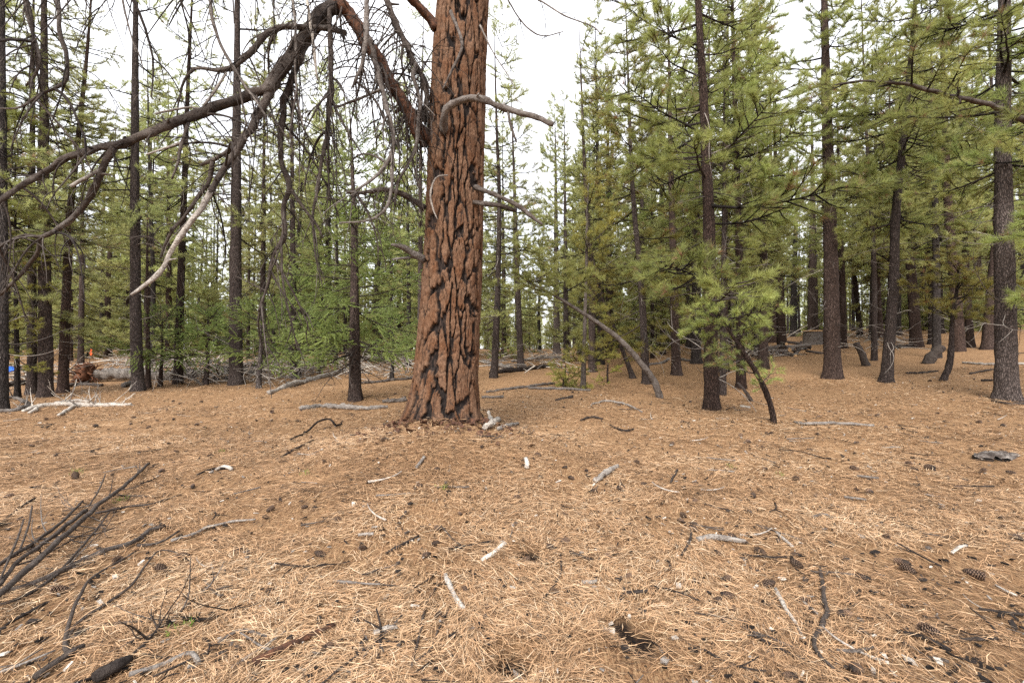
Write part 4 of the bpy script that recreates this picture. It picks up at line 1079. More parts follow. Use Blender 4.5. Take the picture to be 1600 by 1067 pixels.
fallen('fallen_branch', [(-8, 826, 7, .03), (29, 796, 6, .03), (54, 778, 4, .03)], 'short dark branch end at the left edge above the longest branch', .1)
fallen('stick', [(268, 850, 5), (301, 840, 5), (320, 829, 5), (334, 825, 4), (365, 818, 4), (399, 816, 3)], 'long pale crooked stick right of the forked branch tips', .75, cat='stick')
fallen('fallen_branch', [(-30, 905, 8, .05), (15, 872, 8, .05), (60, 842, 7, .05), (100, 812, 6, .05), (130, 782, 4, .06)], 'slim grey branch lying parallel above the longest dark branch', .36, k=9, twigs=6,
       sides=[[(60, 842, 4, .05), (95, 838, 4, .04), (140, 836, 3, .03), (185, 822, 2.5, .02)], [(30, 862, 4, .06), (45, 820, 3.5, .10), (50, 790, 3, .14)]])
fallen('fallen_branch', [(-20, 950, 7, .04), (30, 935, 7, .03), (80, 905, 6, .03), (120, 862, 5, .04), (150, 828, 4, .05), (170, 800, 3, .06)], 'thin brown branch crossing over the peeling branch at the left', .3, k=8, twigs=8)
fallen('stick', [(8, 985, 5), (36, 968, 6), (73, 948, 5)], 'dark stick lying under the peeling brown branch', .15, cat='stick')
fallen('stick', [(340, 1010, 5), (375, 990, 6), (418, 1000, 4)], 'grey stick left of the red brown peeled stick', .45, cat='stick')
fallen('stick', [(395, 1044, 14), (440, 1022, 13), (480, 1004, 11), (523, 982, 7)], 'thick red brown peeled stick near the bottom edge', .40, cat='stick', k=12, mat_=M_RED)
# single sticks in the open litter
STICKS = [
 ([(754, 881, 7), (771, 868, 7), (790, 854, 6)], 'short chalk white stick in the middle of the litter', .98),
 ([(695, 904, 8), (703, 924, 9), (714, 942, 8), (723, 956, 8)], 'pale knobbly stick right above a dark pine cone', .85),
 ([(584, 996, 7), (602, 991, 8), (620, 987, 7)], 'stubby pale stick near the two crossing thin twigs', .8),
 ([(642, 1050, 5), (653, 1010, 5), (661, 970, 5), (668, 945, 4), (681, 924, 4)], 'long thin grey twig standing out left of the knobbly pale stick', .3),
 ([(648, 1040, 4), (672, 1022, 4), (685, 990, 4), (704, 954, 3)], 'thin grey twig crossing below the knobbly pale stick', .35),
 ([(598, 1004, 4), (615, 1011, 4), (650, 1008, 4)], 'thin dark twig touching the stubby pale stick', .2),
 ([(929, 755, 8), (946, 745, 9), (965, 731, 6)], 'pale barkless chunk of branch lying uphill right of centre', .75),
 ([(1091, 849, 8), (1110, 846, 9), (1140, 848, 9), (1165, 851, 7)], 'smooth grey driftwood like stick right of centre', .7),
 ([(1212, 927, 7), (1226, 955, 7), (1240, 975, 6), (1253, 997, 5)], 'straight pale stick left of the S shaped branch', .88),
 ([(1281, 894, 6), (1287, 930, 8), (1291, 958, 9), (1287, 983, 9), (1273, 1006, 8), (1280, 1030, 7), (1303, 1052, 5)], 'grey S shaped branch lying near the bottom right', .38),
 ([(822, 722, 8), (824, 735, 8)], 'short white wood chip standing out above centre', .95),
 ([(756, 673, 9), (768, 665, 9), (779, 657, 7)], 'stout pale forked piece at the right foot of the orange trunk', .85),
 ([(763, 646, 6), (766, 655, 7), (771, 665, 7)], 'small upright pale piece touching the stout forked piece', .9),
 ([(779, 674, 7), (794, 668, 7), (809, 663, 4)], 'pale grey stick right of the stout forked piece', .7),
 ([(1240, 661, 4), (1262, 665, 6), (1310, 664, 6), (1366, 667, 5)], 'long straight grey stick right of the bent sapling', .62),
 ([(1487, 869, 5), (1500, 860, 6), (1511, 857, 5)], 'short white crooked stick above the right hand cones', .92),
 ([(1339, 747, 4), (1373, 751, 4)], 'short grey stick below the long straight grey stick', .6),
 ([(1319, 781, 4), (1353, 784, 4)], 'small grey stick under the short grey stick', .6),
 ([(1395, 816, 3), (1422, 828, 4), (1446, 838, 4), (1478, 843, 3)], 'thin brown twig slanting down on the right', .35),
 ([(968, 945, 5), (976, 933, 5), (995, 931, 6), (1012, 930, 5)], 'dark bent stick below the middle of the litter', .25),
 ([(1065, 871, 4), (1078, 850, 5), (1080, 833, 4)], 'thin dark stick left of the smooth grey stick', .25),
 ([(700, 862, 4), (735, 857, 4), (770, 849, 4)], 'thin dark twig left of the chalk white stick', .15),
 ([(602, 868, 4), (625, 857, 5), (654, 842, 4)], 'dark slanting twig left of centre', .22),
 ([(1308, 1024, 6), (1335, 1026, 6), (1366, 1018, 4)], 'grey stick joining the lower bend of the S shaped branch', .5),
 ([(1400, 992, 5), (1440, 1002, 7), (1485, 1022, 6)], 'dark rotten stick beside the bottom right cone', .12),
 ([(1500, 1007, 5), (1530, 1006, 6), (1560, 1004, 5)], 'dark stick with pale tip at the lower right', .3),
 ([(1530, 958, 4), (1565, 962, 5), (1605, 968, 5)], 'dark straight twig running out of the right edge', .2),
 ([(1555, 919, 3), (1572, 928, 4), (1590, 937, 4)], 'small bright stick near the right edge', .85),
 ([(910, 917, 6), (933, 914, 6)], 'tiny pale stick stub in the lower middle', .8),
 ([(1252, 944, 4), (1280, 966, 4)], 'thin pale stick between the straight pale stick and the S shaped branch', .75),
 ([(1268, 812, 4), (1285, 808, 5), (1300, 812, 4)], 'forked grey twig on the right, above a big cone', .55),
 ([(1212, 836, 5), (1238, 858, 5)], 'pale flat splinter above a big cone on the right', .82),
 ([(848, 942, 4), (875, 905, 4), (876, 870, 3)], 'dark twig leaning out of the dug hollow', .25),
 ([(890, 867, 4), (926, 880, 4)], 'short dark twig beside the dug hollow', .25),
 ([(1048, 757, 4), (1058, 737, 4)], 'short dark stub stick right of the barkless chunk', .3),
 ([(650, 735, 5), (663, 718, 5)], 'pale stick chip below the orange trunk', .7),
 ([(560, 841, 5), (583, 839, 5)], 'small pale wood splinter in the left middle', .8),
 ([(338, 737, 4), (350, 732, 7), (362, 737, 6)], 'pale broken chunk with dark twigs, left middle', .85),
 ([(308, 745, 3), (330, 736, 4), (352, 734, 3)], 'dark twig behind the pale broken chunk', .2),
 ([(440, 717, 4), (470, 700, 4), (490, 690, 3)], 'thin bent dark twig on the left flank of the mound', .2),
 ([(453, 690, 4), (478, 675, 4, .04), (498, 658, 4, .12), (515, 655, 4, .14), (525, 664, 4, .06), (534, 664, 3)], 'arched dark twig left of the mound', .12),
 ([(760, 614, 4), (800, 609, 5), (840, 603, 5), (866, 600, 4)], 'long slim grey stick behind the orange trunk on its right', .5),
 ([(826, 608, 4), (870, 609, 5), (922, 611, 4)], 'long slim grey stick running to the bleached snag', .55),
 ([(752, 622, 5), (786, 622, 5)], 'short grey stick just right of the orange trunk', .5),
 ([(868, 626, 4), (895, 622, 5)], 'short dark stick in the middle distance right of centre', .3),
 ([(925, 633, 3), (950, 628, 4), (980, 634, 4), (1003, 645, 3)], 'pale curved stick in front of the leaning trunk', .65),
 ([(953, 666, 3), (975, 675, 4), (990, 671, 3)], 'thin dark curved twig below the pale curved stick', .2),
 ([(908, 658, 4), (925, 653, 4), (942, 656, 3)], 'forked dark twig in front of the leaning trunk', .25),
 ([(1156, 636, 5), (1172, 638, 5)], 'short bleached stick right of the bushy pine', .8),
 ([(420, 617, 7), (450, 606, 9), (480, 597, 9), (515, 588, 8), (540, 580, 7)], 'long pale grey log slanting up behind the slim cedar', .74),
 ([(470, 641, 8), (510, 637, 9), (560, 641, 9), (606, 638, 6)], 'split grey log lying left of the mound', .64),
 ([(598, 630, 7), (634, 627, 8)], 'short grey log touching the left side of the orange trunk', .5),
 ([(560, 600, 4), (600, 597, 5), (650, 592, 5)], 'slim grey log behind the slim cedar', .45),
 ([(765, 585, 7), (810, 580, 8), (858, 574, 6)], 'dark fallen log at the foot of the grey pine', .2),
 ([(1010, 572, 4), (1035, 568, 5), (1045, 562, 4)], 'grey stick near the slim left leaning pine', .55),
 ([(1060, 563, 5), (1085, 566, 5)], 'short grey stick behind the dark pine with bent foot', .5),
 ([(1030, 540, 6), (1060, 537, 7), (1090, 536, 6)], 'pale log lying far back left of the bushy pine', .7),
 ([(1415, 584, 3), (1440, 584, 4), (1465, 581, 3)], 'dark stick behind the curved dark pine', .25),
 ([(1505, 568, 4), (1550, 571, 5), (1600, 570, 5)], 'long bleached stick behind the large right pine', .75),
 ([(1515, 585, 3), (1540, 580, 3), (1555, 577, 2)], 'thin brown twig left of the large right pine', .3),
 ([(1533, 596, 4), (1550, 596, 4)], 'short dark stick beside the large right pine', .15),
 ([(1550, 628, 4), (1580, 633, 5), (1605, 632, 4)], 'dark stick at the foot of the large right pine', .3),
 ([(1395, 545, 6), (1420, 543, 7), (1436, 541, 6)], 'dark log at the foot of the left leaning pine on the right', .2),
]
for pts, lab, ti in STICKS:
    big = pts[0][2] >= 7 or 'log' in lab
    fallen('log' if ' log' in lab else 'stick', pts, lab, ti, cat='log' if ' log' in lab else 'stick', k=10 if big else 7, rough=.45 if big else .3, group='loose dead wood on the litter')

# slab of bark at the right
def bark_slab():
    g = gnd(1560, 716); rg = np.random.default_rng(8)
    m = MB(); nx_, ny_ = 26, 12; V = []
    for j in range(ny_):
        for i in range(nx_):
            u, v = i/(nx_-1)*2-1, j/(ny_-1)*2-1
            w = (1-abs(u)**2.5)*.16 + .03
            x, y = u*.33, v*w*(1+.3*float(vnoise(u*3, v, 5))) + .06*u
            z = .055*(1-v*v)*(1-u**4) + .018*float(vnoise(u*6, v*5, 2)) + .012*float(vnoise(u*14, v*9, 7))
            V.append((x, y, z))
    q = [(j*nx_+i, j*nx_+i+1, (j+1)*nx_+i+1, (j+1)*nx_+i) for j in range(ny_-1) for i in range(nx_-1)]
    m.add(V, q, 0, np.clip(.50 + .25*vnoise(np.array(V)[:, 0]*14, np.array(V)[:, 1]*30, 3), 0, 1))
    V2 = np.array(V); V2[:, 2] -= .035; m.add(V2, [(a, d, c, b) for a, b, c, d in q], 0, .1)
    o = link('bark_slab', m.mesh('bark_slab', M_DEAD), None, g + np.array([0, 0, .02])); o.rotation_euler = (.0, 0, -.25); o.scale = (.85, .75, 1.0)
    tag(o, 'broad weathered slab of bark lying by itself at the right edge', 'bark')
bark_slab()

# ------------------------------------------------------------------ far left: uprooted log, tangle, tarp, flagging
def big_logs():
    # uprooted tree: log and root plate
    b = gnd(150, 597); D = b[1]; rg = np.random.default_rng(41)
    root = thing('uprooted_log', b, 'big weathered fallen log with upturned red root ball on the left', 'log')
    P = np.array([[*(at(x, y, D+dd)-b), w/2*(D+dd)/F] for x, y, dd, w in ((140, 586, 0, 19), (175, 584, .3, 17), (215, 585, .6, 16), (255, 586, .9, 14), (310, 586, 1.4, 11))])
    Q = smooth_path(P, 60); m = MB(); tube(m, Q[:, :3], Q[:, 3], 18, 0, .68, .25, True, 3); link('stem', m.mesh('stem', M_DEAD), root)
    c = at(133, 584, D-.1) - b; r = 17*D/F
    m = MB(); n1, n2 = 26, 16; V = []
    for i in range(n2+1):
        for j in range(n1):
            th, ph = j/n1*TAU, i/n2*math.pi
            d = np.array([.75*math.sin(ph)*math.cos(th), .8*math.cos(ph), math.sin(ph)*math.sin(th)])
            k_ = 1 + .35*float(vnoise(d[0]*2.5, d[1]*2.5, d[2]*2.5)) + .22*float(vnoise(d[0]*6, d[1]*6, d[2]*6)) + .12*float(vnoise(d[0]*13, d[1]*13, d[2]*13))
            V.append(c + d*r*.9*k_)
    q = [(i*n1+j, i*n1+(j+1) % n1, (i+1)*n1+(j+1) % n1, (i+1)*n1+j) for i in range(n2) for j in range(n1)]
    m.add(V, q); link('root_ball', m.mesh('root_ball', M_SOIL), root)
    m = MB()
    for _ in range(70):
        d = rg.normal(0, 1, 3); d[1] *= .6; p = twig_path(c + d/np.linalg.norm(d)*r*.6, d, r*rg.uniform(.6, 1.1), rg, 8, .3, .1)
        tube(m, p, np.linspace(.03, .006, 8), 5, 0, .35)
    tag(link('roots', m.mesh('roots', M_SOIL), root), kind='stuff')
    # long dark logs behind the cedar thicket
    for pts, lab, ti in (([(215, 594, 12), (290, 588, 13), (360, 584, 13), (430, 580, 11)], 'long dark charred log lying behind the cedar thicket', .06),
                         ([(200, 583, 8), (240, 577, 9), (300, 573, 9)], 'pale log lying just beyond the uprooted log', .9),
                         ([(450, 573, 8), (490, 571, 10), (530, 567, 9)], 'pale barkless log left of the slim cedar', .92),
                         ([(545, 566, 9), (600, 562, 10), (655, 560, 9)], 'straight pale log seen between the slim cedar and the orange trunk', .88),
                         ([(470, 580, 6), (520, 566, 6), (560, 552, 5)], 'thin grey log propped across the brush left of the slim cedar', .5),
                         ([(380, 572, 6), (430, 568, 7), (470, 562, 6)], 'grey log in the brush behind the bushy cedar sapling', .55),
                         ([(752, 566, 6), (780, 574, 8), (800, 578, 7)], 'grey log stub behind the first pine right of the orange trunk', .6),
                         ([(800, 566, 5), (850, 561, 6), (900, 560, 5)], 'pale thin log far back in the gap right of the orange trunk', .65),
                         ([(0, 606, 9), (20, 603, 9), (45, 600, 8)], 'log lying on the ground at the left edge behind the slim pines', .3),
                         ([(100, 606, 6), (125, 603, 7), (160, 604, 5)], 'splintered brown log in front of the root ball', .4),
                         ([(193, 606, 8), (206, 601, 8), (214, 600, 7)], 'short grey log beside the tall straight dark pine', .6)):
        fallen('log', pts, lab, ti, cat='log', k=12, rough=.3, group='fallen logs at the edge of the clearing')
    # the pale tangle of branches in front of the left pines
    fallen('dead_branch', [(35, 645, 6), (60, 638, 8), (100, 634, 8), (150, 636, 8), (206, 634, 5)], 'bleached fallen branch with many snags in front of the left pines', .86, cat='branch', k=9, twigs=26, tl=(.2, .7, .008),
           sides=[[(120, 633, 6), (105, 643, 6), (92, 651, 5)], [(140, 630, 5), (120, 628, 5), (85, 631, 4)], [(60, 637, 6), (53, 644, 6), (46, 647, 5)]])
    fallen('dead_branch', [(0, 624, 5, .12), (20, 621, 6, .14), (36, 625, 7, .1), (44, 636, 8), (30, 642, 8), (0, 646, 8)], 'arched grey branch at the left edge beside the bleached branch', .55, k=9, twigs=8, tl=(.2, .6, .007))
    # tarp and flagging far off
    b = gnd(8, 590); m = MB(); c = np.array([0, 0, .45])
    V, q = [], []
    for j in range(7):
        for i in range(13):
            u, v = i/12*2-1, j/6*2-1
            V.append((u*.5, v*.3, .16*(1-.35*u*u)*(1-.7*v*v) + .05*float(vnoise(u*4, v*3, 1))+.22))
    q = [(j*13+i, j*13+i+1, (j+1)*13+i+1, (j+1)*13+i) for j in range(6) for i in range(12)]
    m.add(V, q); V2 = np.array(V); V2[:, 2] -= .03; m.add(V2, [x[::-1] for x in q])
    tarp = thing('tarp', b, 'small patch of bright blue tarp far off at the left edge', 'tarp')
    link('sheet', m.mesh('sheet', M_BLUE), tarp)
    m = MB()
    for sx in (-.5, .5): tube(m, [(sx, 0, -.05), (sx, 0, .45)], [.03, .03], 8, 0, .3)
    link('prop', m.mesh('prop', M_DEAD), tarp)
    b = gnd(140, 572); m = MB()
    o = thing('flagging_pole', b, 'thin stake with a small orange flag above the root ball', 'stake')
    h = .75*b[1]/20
    tube(m, [(0, 0, -.05), (.01, 0, h)], [.015, .012], 6, 0, .4); link('stake', m.mesh('stake', M_DEAD), o)
    m = MB(); n = 6
    V = [(-.01 + .05*math.sin(k*1.3)*.3, dy, h - .30*k/n) for k in range(n+1) for dy in (0, .01)] + [(.09 + .03*math.sin(k*1.7), dy, h - .28*k/n) for k in range(n+1) for dy in (0, .01)]
    qq = [(2*k, 2*k+2, 2*(n+1)+2*k+2, 2*(n+1)+2*k) for k in range(n)] + [(2*k+1, 2*(n+1)+2*k+1, 2*(n+1)+2*k+3, 2*k+3) for k in range(n)]
    m.add(V, qq); link('flag', m.mesh('flag', M_ORANGE), o)
big_logs()

# tangled brush of grey sticks behind the cedars: uncountable
def brush():
    rg = np.random.default_rng(55); m = MB()
    for (x0, x1, y0, y1, cnt) in ((215, 660, 564, 592, 560), (250, 480, 586, 602, 200), (755, 900, 556, 582, 120), (1150, 1215, 552, 566, 80), (160, 230, 560, 584, 80), (1290, 1420, 528, 548, 70), (0, 110, 585, 605, 60)):
        for _ in range(cnt):
            g = gnd(rg.uniform(x0, x1), rg.uniform(y0, y1)); a = rg.uniform(0, TAU)
            p = twig_path(g + [0, 0, rg.uniform(0, .45)], (math.cos(a), math.sin(a), rg.normal(.1, .35)), rg.uniform(.5, 1.8), rg, 8, .12, .08)
            r = rg.uniform(.007, .026); tube(m, p, np.linspace(r, r*.4, 8), 4, 0, rg.choice([.5, .7, .85, .98]), cap=False)
    tag(m.build('brush_debris', M_DEAD), 'grey tangle of dead sticks along the back of the clearing', 'brush', kind='stuff')
brush()

# ------------------------------------------------------------------ firewood pile
def firewood():
    b = gnd(1243, 556); D = b[1]; rg = np.random.default_rng(66)
    rows = [([-.95, -.6, -.25, .1, .45, .8], .10), ([-.75, -.4, 0, .35, .7], .27), ([-.6, -.2, .2, .55], .43), ([-.35, .05], .57)]
    names = ['bottom', 'second', 'third', 'top']; ords = ['first', 'second', 'third', 'fourth', 'fifth', 'sixth']
    for ri, (xs, z) in enumerate(rows):
        for xi, x in enumerate(xs):
            L = rg.uniform(.55, .95); a = rg.uniform(-.9, .9) + (math.pi/2 if rg.random() < .3 else 0) ; e = rg.normal(0, .28)
            r = rg.uniform(.055, .085)
            c = b + np.array([x + rg.normal(0, .05), rg.normal(.25, .2), z])
            c[2] = float(terrain(c[0], c[1])) + z
            d = np.array([math.cos(a)*math.cos(e), math.sin(a)*math.cos(e), math.sin(e)])
            root = thing('firewood_log', c, f'{ords[xi]} log from the left in the {names[ri]} layer of the firewood pile', 'log', 'logs of the firewood pile')
            p = np.linspace(-L/2, L/2, 9)[:, None]*d; m = MB(); tube(m, p, r, 11, 0, rg.uniform(.3, .6), .12, False, ri*7+xi)
            link('bark', m.mesh('bark', M_DEAD), root)
            for s_ in (-1, 1):
                t, U, V = frames(p); i = 0 if s_ < 0 else -1
                an = np.arange(11)*TAU/11; ring = p[i] + r*1.02*(np.cos(an)[:, None]*U[i] + np.sin(an)[:, None]*V[i])
                m = MB(); m.add(np.vstack([ring, p[i]+d*s_*.012]), [(k, (k+1) % 11, 11) for k in range(11)]); link('cut_end', m.mesh('cut_end', M_CUT if rg.random() < .8 else M_DEAD), root)
    # cut stump behind with a pale sawn top
    g = gnd(1270, 538); root = thing('cut_stump', g, 'broad sawn stump with a pale flat top behind the firewood pile', 'stump')
    r = 13*g[1]/F; h = 20*g[1]/F
    m = MB(); tube(m, [(0, 0, -.1), (0, 0, .1), (0, 0, h*.6), (0, 0, h)], [r*1.2, r*1.1, r, r*.98], 20, 0, .5, .08, False, 2); link('bark', m.mesh('bark', M_DEAD), root)
    m = MB(); tube(m, [(0, 0, h-.01), (0, 0, h+.05), (0, 0, h+.055)], [r*1.06, r*1.06, r*1.03], 20)
    link('sawn_top', m.mesh('sawn_top', M_CUT), root)
    c = gnd(1262, 540)+np.array([0, 0, .3]); P = np.array([at(1240, 520, g[1]-.5), at(1262, 508, g[1]-.5)]); m = MB(); o_ = P.mean(0)
    P = np.vstack([P[0] + (P[0]-P[1])*1.5, P]); P[0, 2] = float(terrain(P[0, 0], P[0, 1])); tube(m, smooth_path(P, 8)-o_, .022, 7, 0, .85)
    tag(link('stick', m.mesh('stick', M_DEAD), None, o_), 'pale stick poking up out of the firewood pile', 'stick')
firewood()

# ------------------------------------------------------------------ pine cones
def cone_mesh(seed, open_=1.0):
    rg = np.random.default_rng(seed); m = MB()
    t = np.linspace(-1, 1, 9); tube(m, np.stack([t*.040, 0*t, 0*t], 1), .022*np.sqrt(np.maximum(.02, 1-t*t*.95)), 8, 0, .0)
    ns = 84
    for i in range(ns):
        f = (i+.5)/ns; u = f*2-1; a = i*2.39996
        R = .024*math.sqrt(max(.03, 1-(u*.93)**2)); x = u*.040
        o_ = np.array([0, math.cos(a), math.sin(a)]); s_ = np.array([0, -math.sin(a), math.cos(a)]); ax = np.array([1., 0, 0])
        out = o_*(.75+.25*open_) + ax*(.55-.35*u); out /= np.linalg.norm(out)
        base = ax*x + o_*R*.45; L = (.019*(1-.35*abs(u)))*rg.uniform(.85, 1.1)*open_; w = .0085
        tip = base + out*L; nrm = np.cross(out, s_)
        V = [base - s_*w*.5, base + s_*w*.5, tip + s_*w, tip - s_*w, tip + nrm*.005 + out*.002]
        m.add(V, [(0, 1, 2), (0, 2, 3), (3, 2, 4), (0, 3, 4), (1, 4, 2), (0, 4, 1)], 0, [.1, .1, .75, .75, 1.])
    return m.mesh('pine_cone', M_CONE, smooth=False)
CONES = [cone_mesh(1, 1.0), cone_mesh(2, .8), cone_mesh(3, 1.15)]
def cone(p, s, label, group, i):
    o = link('pine_cone', CONES[i % 3], None, p)
    rg = random.Random(i*13+5)
    o.rotation_euler = (rg.uniform(0, 6.28), rg.uniform(-.5, .5), rg.uniform(0, 6.28)); o.scale = (s, s, s*rg.uniform(.85, 1))
    return tag(o, label, 'pine cone', group)
TRACED = [
 (1243, 880, 22, 'reddish brown open cone between the smooth grey stick and the S shaped branch'), (1411, 878, 23, 'upper cone of the touching pair left of the white crooked stick'),
 (1420, 890, 22, 'lower cone of the touching pair left of the white crooked stick'), (1521, 895, 28, 'wide dark open cone below the white crooked stick'),
 (1318, 959, 25, 'cone right beside the S shaped branch'), (1454, 986, 32, 'large dark cone next to the dark rotten stick'), (1336, 1046, 32, 'large cone at the bottom below the S shaped branch'),
 (1236, 1056, 24, 'cone at the bottom edge left of the S shaped branch'), (1421, 724, 14, 'left cone of two, far up on the right'), (1454, 730, 16, 'right cone of two, far up on the right'),
 (1537, 735, 15, 'dark cone below the bark slab'), (1496, 762, 13, 'cone lower left of the bark slab'), (1360, 768, 14, 'cone between the two short grey sticks on the right'), (1470, 793, 11, 'small cone above the thin brown slanting twig'),
 (1568, 824, 12, 'small cone near the right edge'), (1384, 838, 16, 'cone at the upper end of the thin brown slanting twig'), (1134, 905, 18, 'cone standing below the smooth grey stick'),
 (1121, 939, 19, 'uppermost of the three close cones right of the bent stick'), (1130, 971, 20, 'lowest of the three close cones right of the bent stick'), (1147, 951, 17, 'rightmost of the three close cones right of the bent stick'),
 (952, 869, 14, 'cone right of the dug hollow'), (927, 767, 13, 'cone just below the pale barkless chunk'), (892, 746, 11, 'cone left of the pale barkless chunk'), (994, 722, 11, 'cone upper right of the pale barkless chunk'),
 (1007, 756, 11, 'cone right of the pale barkless chunk'), (1063, 813, 12, 'cone above the thin dark stick'), (883, 804, 11, 'cone above the dug hollow'), (1170, 690, 11, 'cone left of the long straight grey stick'),
 (1121, 864, 12, 'flat cone under the smooth grey stick'), (1195, 867, 11, 'cone right of the smooth grey stick'), (422, 795, 14, 'red brown cone on the left, upper of two'), (414, 808, 12, 'black cone on the left, lower of two'),
 (527, 812, 15, 'black round cone left of centre'), (685, 826, 15, 'black cone above the thin dark twig'), (667, 866, 16, 'brown cone at the left end of the thin dark twig'), (685, 961, 20, 'dark open cone under the knobbly pale stick'),
 (728, 923, 14, 'grey cone right of the knobbly pale stick'), (509, 1014, 24, 'big weathered cone beside the red brown peeled stick'), (422, 923, 14, 'cone left of the red brown peeled stick tip'), (719, 803, 9, 'small cone above the black centre cone'),
 (87, 712, 10, 'black cone far left of the pale broken chunk'), (118, 744, 17, 'clustered dark cone above the longest branch'), (87, 757, 10, 'red brown cone above the longest branch'), (301, 760, 12, 'black cone below the pale broken chunk'),
 (252, 736, 14, 'cone left of the pale broken chunk'), (254, 889, 24, 'big reddish cone beside the tip of the forked branch'), (150, 665, 11, 'cone in front of the bleached left branch'), (425, 643, 10, 'black cone left of the split grey log'),
]
for i, (px, py, w, lab) in enumerate(TRACED):
    g = gnd(px, py + w*.3); s = w*.92*g[1]/F/.084
    s = min(s, 1.9)
    cone(g + np.array([0, 0, .022*s + .004]), s, lab, 'pine cones picked out in the litter', i)
rg = np.random.default_rng(91)
for i in range(125):
    D = 2.6 + 10*rg.random()**1.1; x = rg.uniform(-1.12, 1.12)*D
    if math.hypot(x-HERO_X, D-HERO_D) < .8: continue
    cone(np.array([x, D, float(terrain(x, D)) + .016]), rg.uniform(.7, 1.15), 'small dark pine cone scattered at random in the needle litter', 'scattered small pine cones', i+100)

# ------------------------------------------------------------------ small twigs, wood chips and sprouts
def twig_meshes():
    out = []
    for i in range(8):
        rg_ = np.random.default_rng(400+i); p = twig_path((-.1, 0, 0), (1, rg_.normal(0, .2), 0), .22, rg_, 8, .16, 0); p[:, 2] = np.abs(p[:, 2])*.4
        m = MB(); tube(m, p, np.linspace(.0052, .0026, 8), 6, 0, (.1, .2, .3, .45, .6, .7, .85, .15)[i], .25)
        if i % 2:
            q = twig_path(p[4], (.6, .7, .15), .08, rg_, 5, .15, 0); tube(m, q, np.linspace(.003, .0018, 5), 5, 0, (.1, .2, .3, .45, .6, .7, .85, .15)[i])
        out.append(m.mesh('twig', M_DEAD))
    return out
TW = twig_meshes()
rg = np.random.default_rng(92)
for i in range(260):
    D = 1.9 + 9.5*rg.random()**1.25; x = rg.uniform(-1.15, 1.15)*D
    if math.hypot(x-HERO_X, D-HERO_D) < .7: continue
    o = link('twig', TW[rg.integers(0, 8)], None, (x, D, float(terrain(x, D)) + .016)); s = rg.uniform(.5, 1.7)
    o.scale = (s, s, s*1.2); o.rotation_euler = (rg.normal(0, .3), rg.normal(0, .06), rg.uniform(0, TAU))
    tag(o, 'small loose twig scattered at random on the needle litter', 'twig', 'scattered small twigs')
def chips():
    rg_ = np.random.default_rng(93); n = 6500
    D = 1.8 + 12*rg_.random(n)**1.2; x = rg_.uniform(-1.18, 1.18, n)*D
    k = np.hypot(x-HERO_X, D-HERO_D) > .5; x, D = x[k], D[k]; n = len(x)
    z = terrain(x, D) + .014 + rg_.uniform(0, .012, n); a = rg_.uniform(0, TAU, n)
    L = np.minimum(rg_.gamma(2, .0038, n) + .004, .024); W = L*rg_.uniform(.3, .8, n); H = L*rg_.uniform(.1, .3, n)
    ca, sa = np.cos(a), np.sin(a); tl = rg_.normal(0, .3, n)
    V = np.zeros((n, 8, 3)); q = 0
    for sx in (-1, 1):
        for sy in (-1, 1):
            for sz in (-1, 1):
                jx = L*sx*rg_.uniform(.6, 1.2, n); jy = W*sy*rg_.uniform(.5, 1.2, n); jz = H*sz
                V[:, q] = np.stack([x + jx*ca - jy*sa, D + jx*sa + jy*ca, z + jz + tl*jx], 1); q += 1
    f = np.array([(0, 1, 3, 2), (4, 6, 7, 5), (0, 4, 5, 1), (2, 3, 7, 6), (1, 5, 7, 3), (0, 2, 6, 4)])
    ti = rg_.choice([.02, .12, .25, .4, .7, .95], n, p=[.26, .24, .2, .12, .1, .08])
    m = MB(); m.add(V.reshape(-1, 3), (np.arange(n)[:, None, None]*8 + f).reshape(-1, 4), 0, np.repeat(ti, 8))
    tag(m.build('bark_litter', M_DEAD, smooth=False), 'crumbled bark flakes and wood chips strewn through the needles', 'bark chips', kind='stuff')
chips()
def sprouts():
    for i, (px, py, s, lab) in enumerate(((122, 741, 1.1, 'green grassy sprout above the longest dark branch'), (190, 783, 1.2, 'green sprout behind the fork of the longest branch'), (287, 984, 1.0, 'small green leaf cluster amid the twiggy branch'),
                                          (692, 766, .8, 'tiny green sprout on the front of the mound'), (478, 742, .7, 'tiny green sprout on the left flank of the mound'), (1140, 731, .7, 'tiny bright sprout on the open litter right of centre'),
                                          (1220, 745, .6, 'tiny green sprout on the right litter'), (346, 708, .8, 'faint green sprout left of the mound'))):
        g = gnd(px, py); rg_ = np.random.default_rng(500+i); m = MB()
        n = 16; P = np.zeros((n, 3)); P[:, :2] = rg_.normal(0, .035, (n, 2))*s; P[:, 2] = .012
        needles(m, P, np.tile([0, 0, 1.], (n, 1)), 3, .038*s, .006*s, 0, np.full(n, .5), rg_, (.2, 1.2))
        tag(link('sprout', m.mesh('sprout', M_SPROUT), None, g), lab, 'plant', 'green sprouts in the litter')
sprouts()

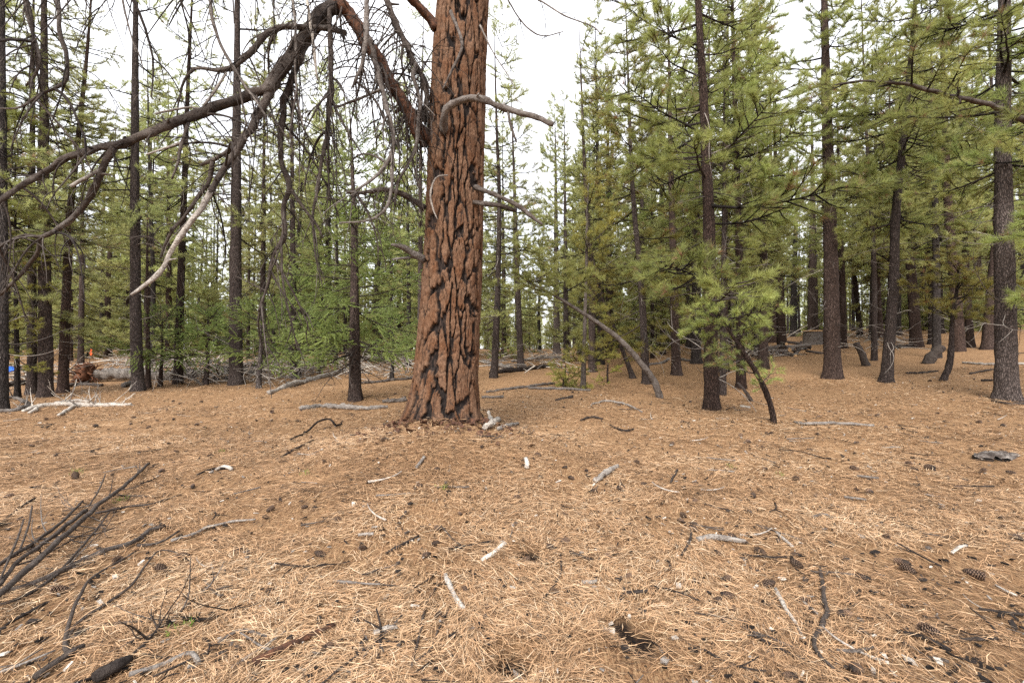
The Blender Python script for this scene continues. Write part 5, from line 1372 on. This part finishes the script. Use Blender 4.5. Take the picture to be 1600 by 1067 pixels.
# ------------------------------------------------------------------ the wood beyond, far off: reads as one mass
def far_forest():
    rg_ = np.random.default_rng(808); m = MB(); nt = 700
    D = rg_.uniform(72, 150, nt); x = rg_.uniform(-1.3, 1.3, nt)*D
    D[520:] = rg_.uniform(44, 74, 180); x[520:] = rg_.uniform(.12, 1.25, 180)*D[520:]; x[640:] = rg_.uniform(-1.25, -.15, 60)*D[640:]; z = terrain(x, D)
    for i in range(nt):
        H = rg_.uniform(6, 15); R = rg_.uniform(1.3, 2.4); z0 = rg_.uniform(.3, 2.5); b = np.array([x[i], D[i], z[i]])
        tall = i >= 520
        if tall: H = rg_.uniform(14, 21); R = rg_.uniform(1.0, 1.7); z0 = rg_.uniform(4, 8)
        tube(m, [b, b + [0, 0, H*.5], b + [0, 0, H]], [.16, .11, .02], 4, 0, .15, cap=False)
        k = 360 if tall else 260; t = rg_.random(k)**1.3; rr = R*(1-t)*np.sqrt(rg_.random(k)) + .1; a = rg_.uniform(0, TAU, k)
        c = np.stack([np.cos(a)*rr, np.sin(a)*rr, z0 + t*(H-z0)], 1) + b
        d = np.stack([np.cos(a), np.sin(a), rg_.normal(.1, .4, k)], 1) + rg_.normal(0, .4, (k, 3)); sd = np.cross(d, rg_.normal(0, 1, (k, 3)))
        sd /= np.linalg.norm(sd, axis=1, keepdims=True); d /= np.linalg.norm(d, axis=1, keepdims=True)
        L = rg_.uniform(.35, .8, (k, 1))*(.7 if tall else 1); hw = .055 if tall else .09; V = np.stack([c - d*L*.5 - sd*hw, c - d*L*.5 + sd*hw, c + d*L*.5], 1).reshape(-1, 3)
        m.add(V, np.arange(k*3).reshape(-1, 3), 1, np.repeat(np.clip(.5 + rg_.normal(0, .16, k), .1, 1), 3))
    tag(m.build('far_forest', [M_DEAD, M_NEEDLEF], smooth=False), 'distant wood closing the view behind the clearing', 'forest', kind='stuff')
far_forest()

# bark flakes shed round the foot of the big pine
def shed_bark():
    rg_ = np.random.default_rng(909); n = 900
    a = rg_.uniform(0, TAU, n); rad = .50 + rg_.gamma(1.3, .16, n); x = HERO_X + np.cos(a)*rad; y = HERO_D + np.sin(a)*rad
    z = terrain(x, y) + rg_.uniform(.006, .03, n); L = np.minimum(rg_.gamma(2, .009, n) + .006, .045); W = L*rg_.uniform(.4, .9, n); b = rg_.uniform(0, TAU, n)
    cb, sb = np.cos(b), np.sin(b); tl, tk = rg_.normal(0, .45, n), rg_.normal(0, .45, n); V = np.zeros((n, 8, 3)); q = 0
    for sz in (0, 1):
        for sx, sy in ((-1, -1), (1, -1), (1, 1), (-1, 1)):
            jx, jy = L*sx*rg_.uniform(.5, 1.2, n), W*sy*rg_.uniform(.5, 1.2, n)
            V[:, q] = np.stack([x + jx*cb - jy*sb, y + jx*sb + jy*cb, z + tl*jx + tk*jy + sz*.006], 1); q += 1
    f = np.array([(0, 3, 2, 1), (4, 5, 6, 7), (0, 1, 5, 4), (1, 2, 6, 5), (2, 3, 7, 6), (3, 0, 4, 7)])
    m = MB(); m.add(V.reshape(-1, 3), (np.arange(n)[:, None, None]*8 + f).reshape(-1, 4))
    tag(m.build('shed_bark', M_RED, smooth=False), 'reddish bark flakes shed around the foot of the orange trunk', 'bark flakes', kind='stuff')
shed_bark()
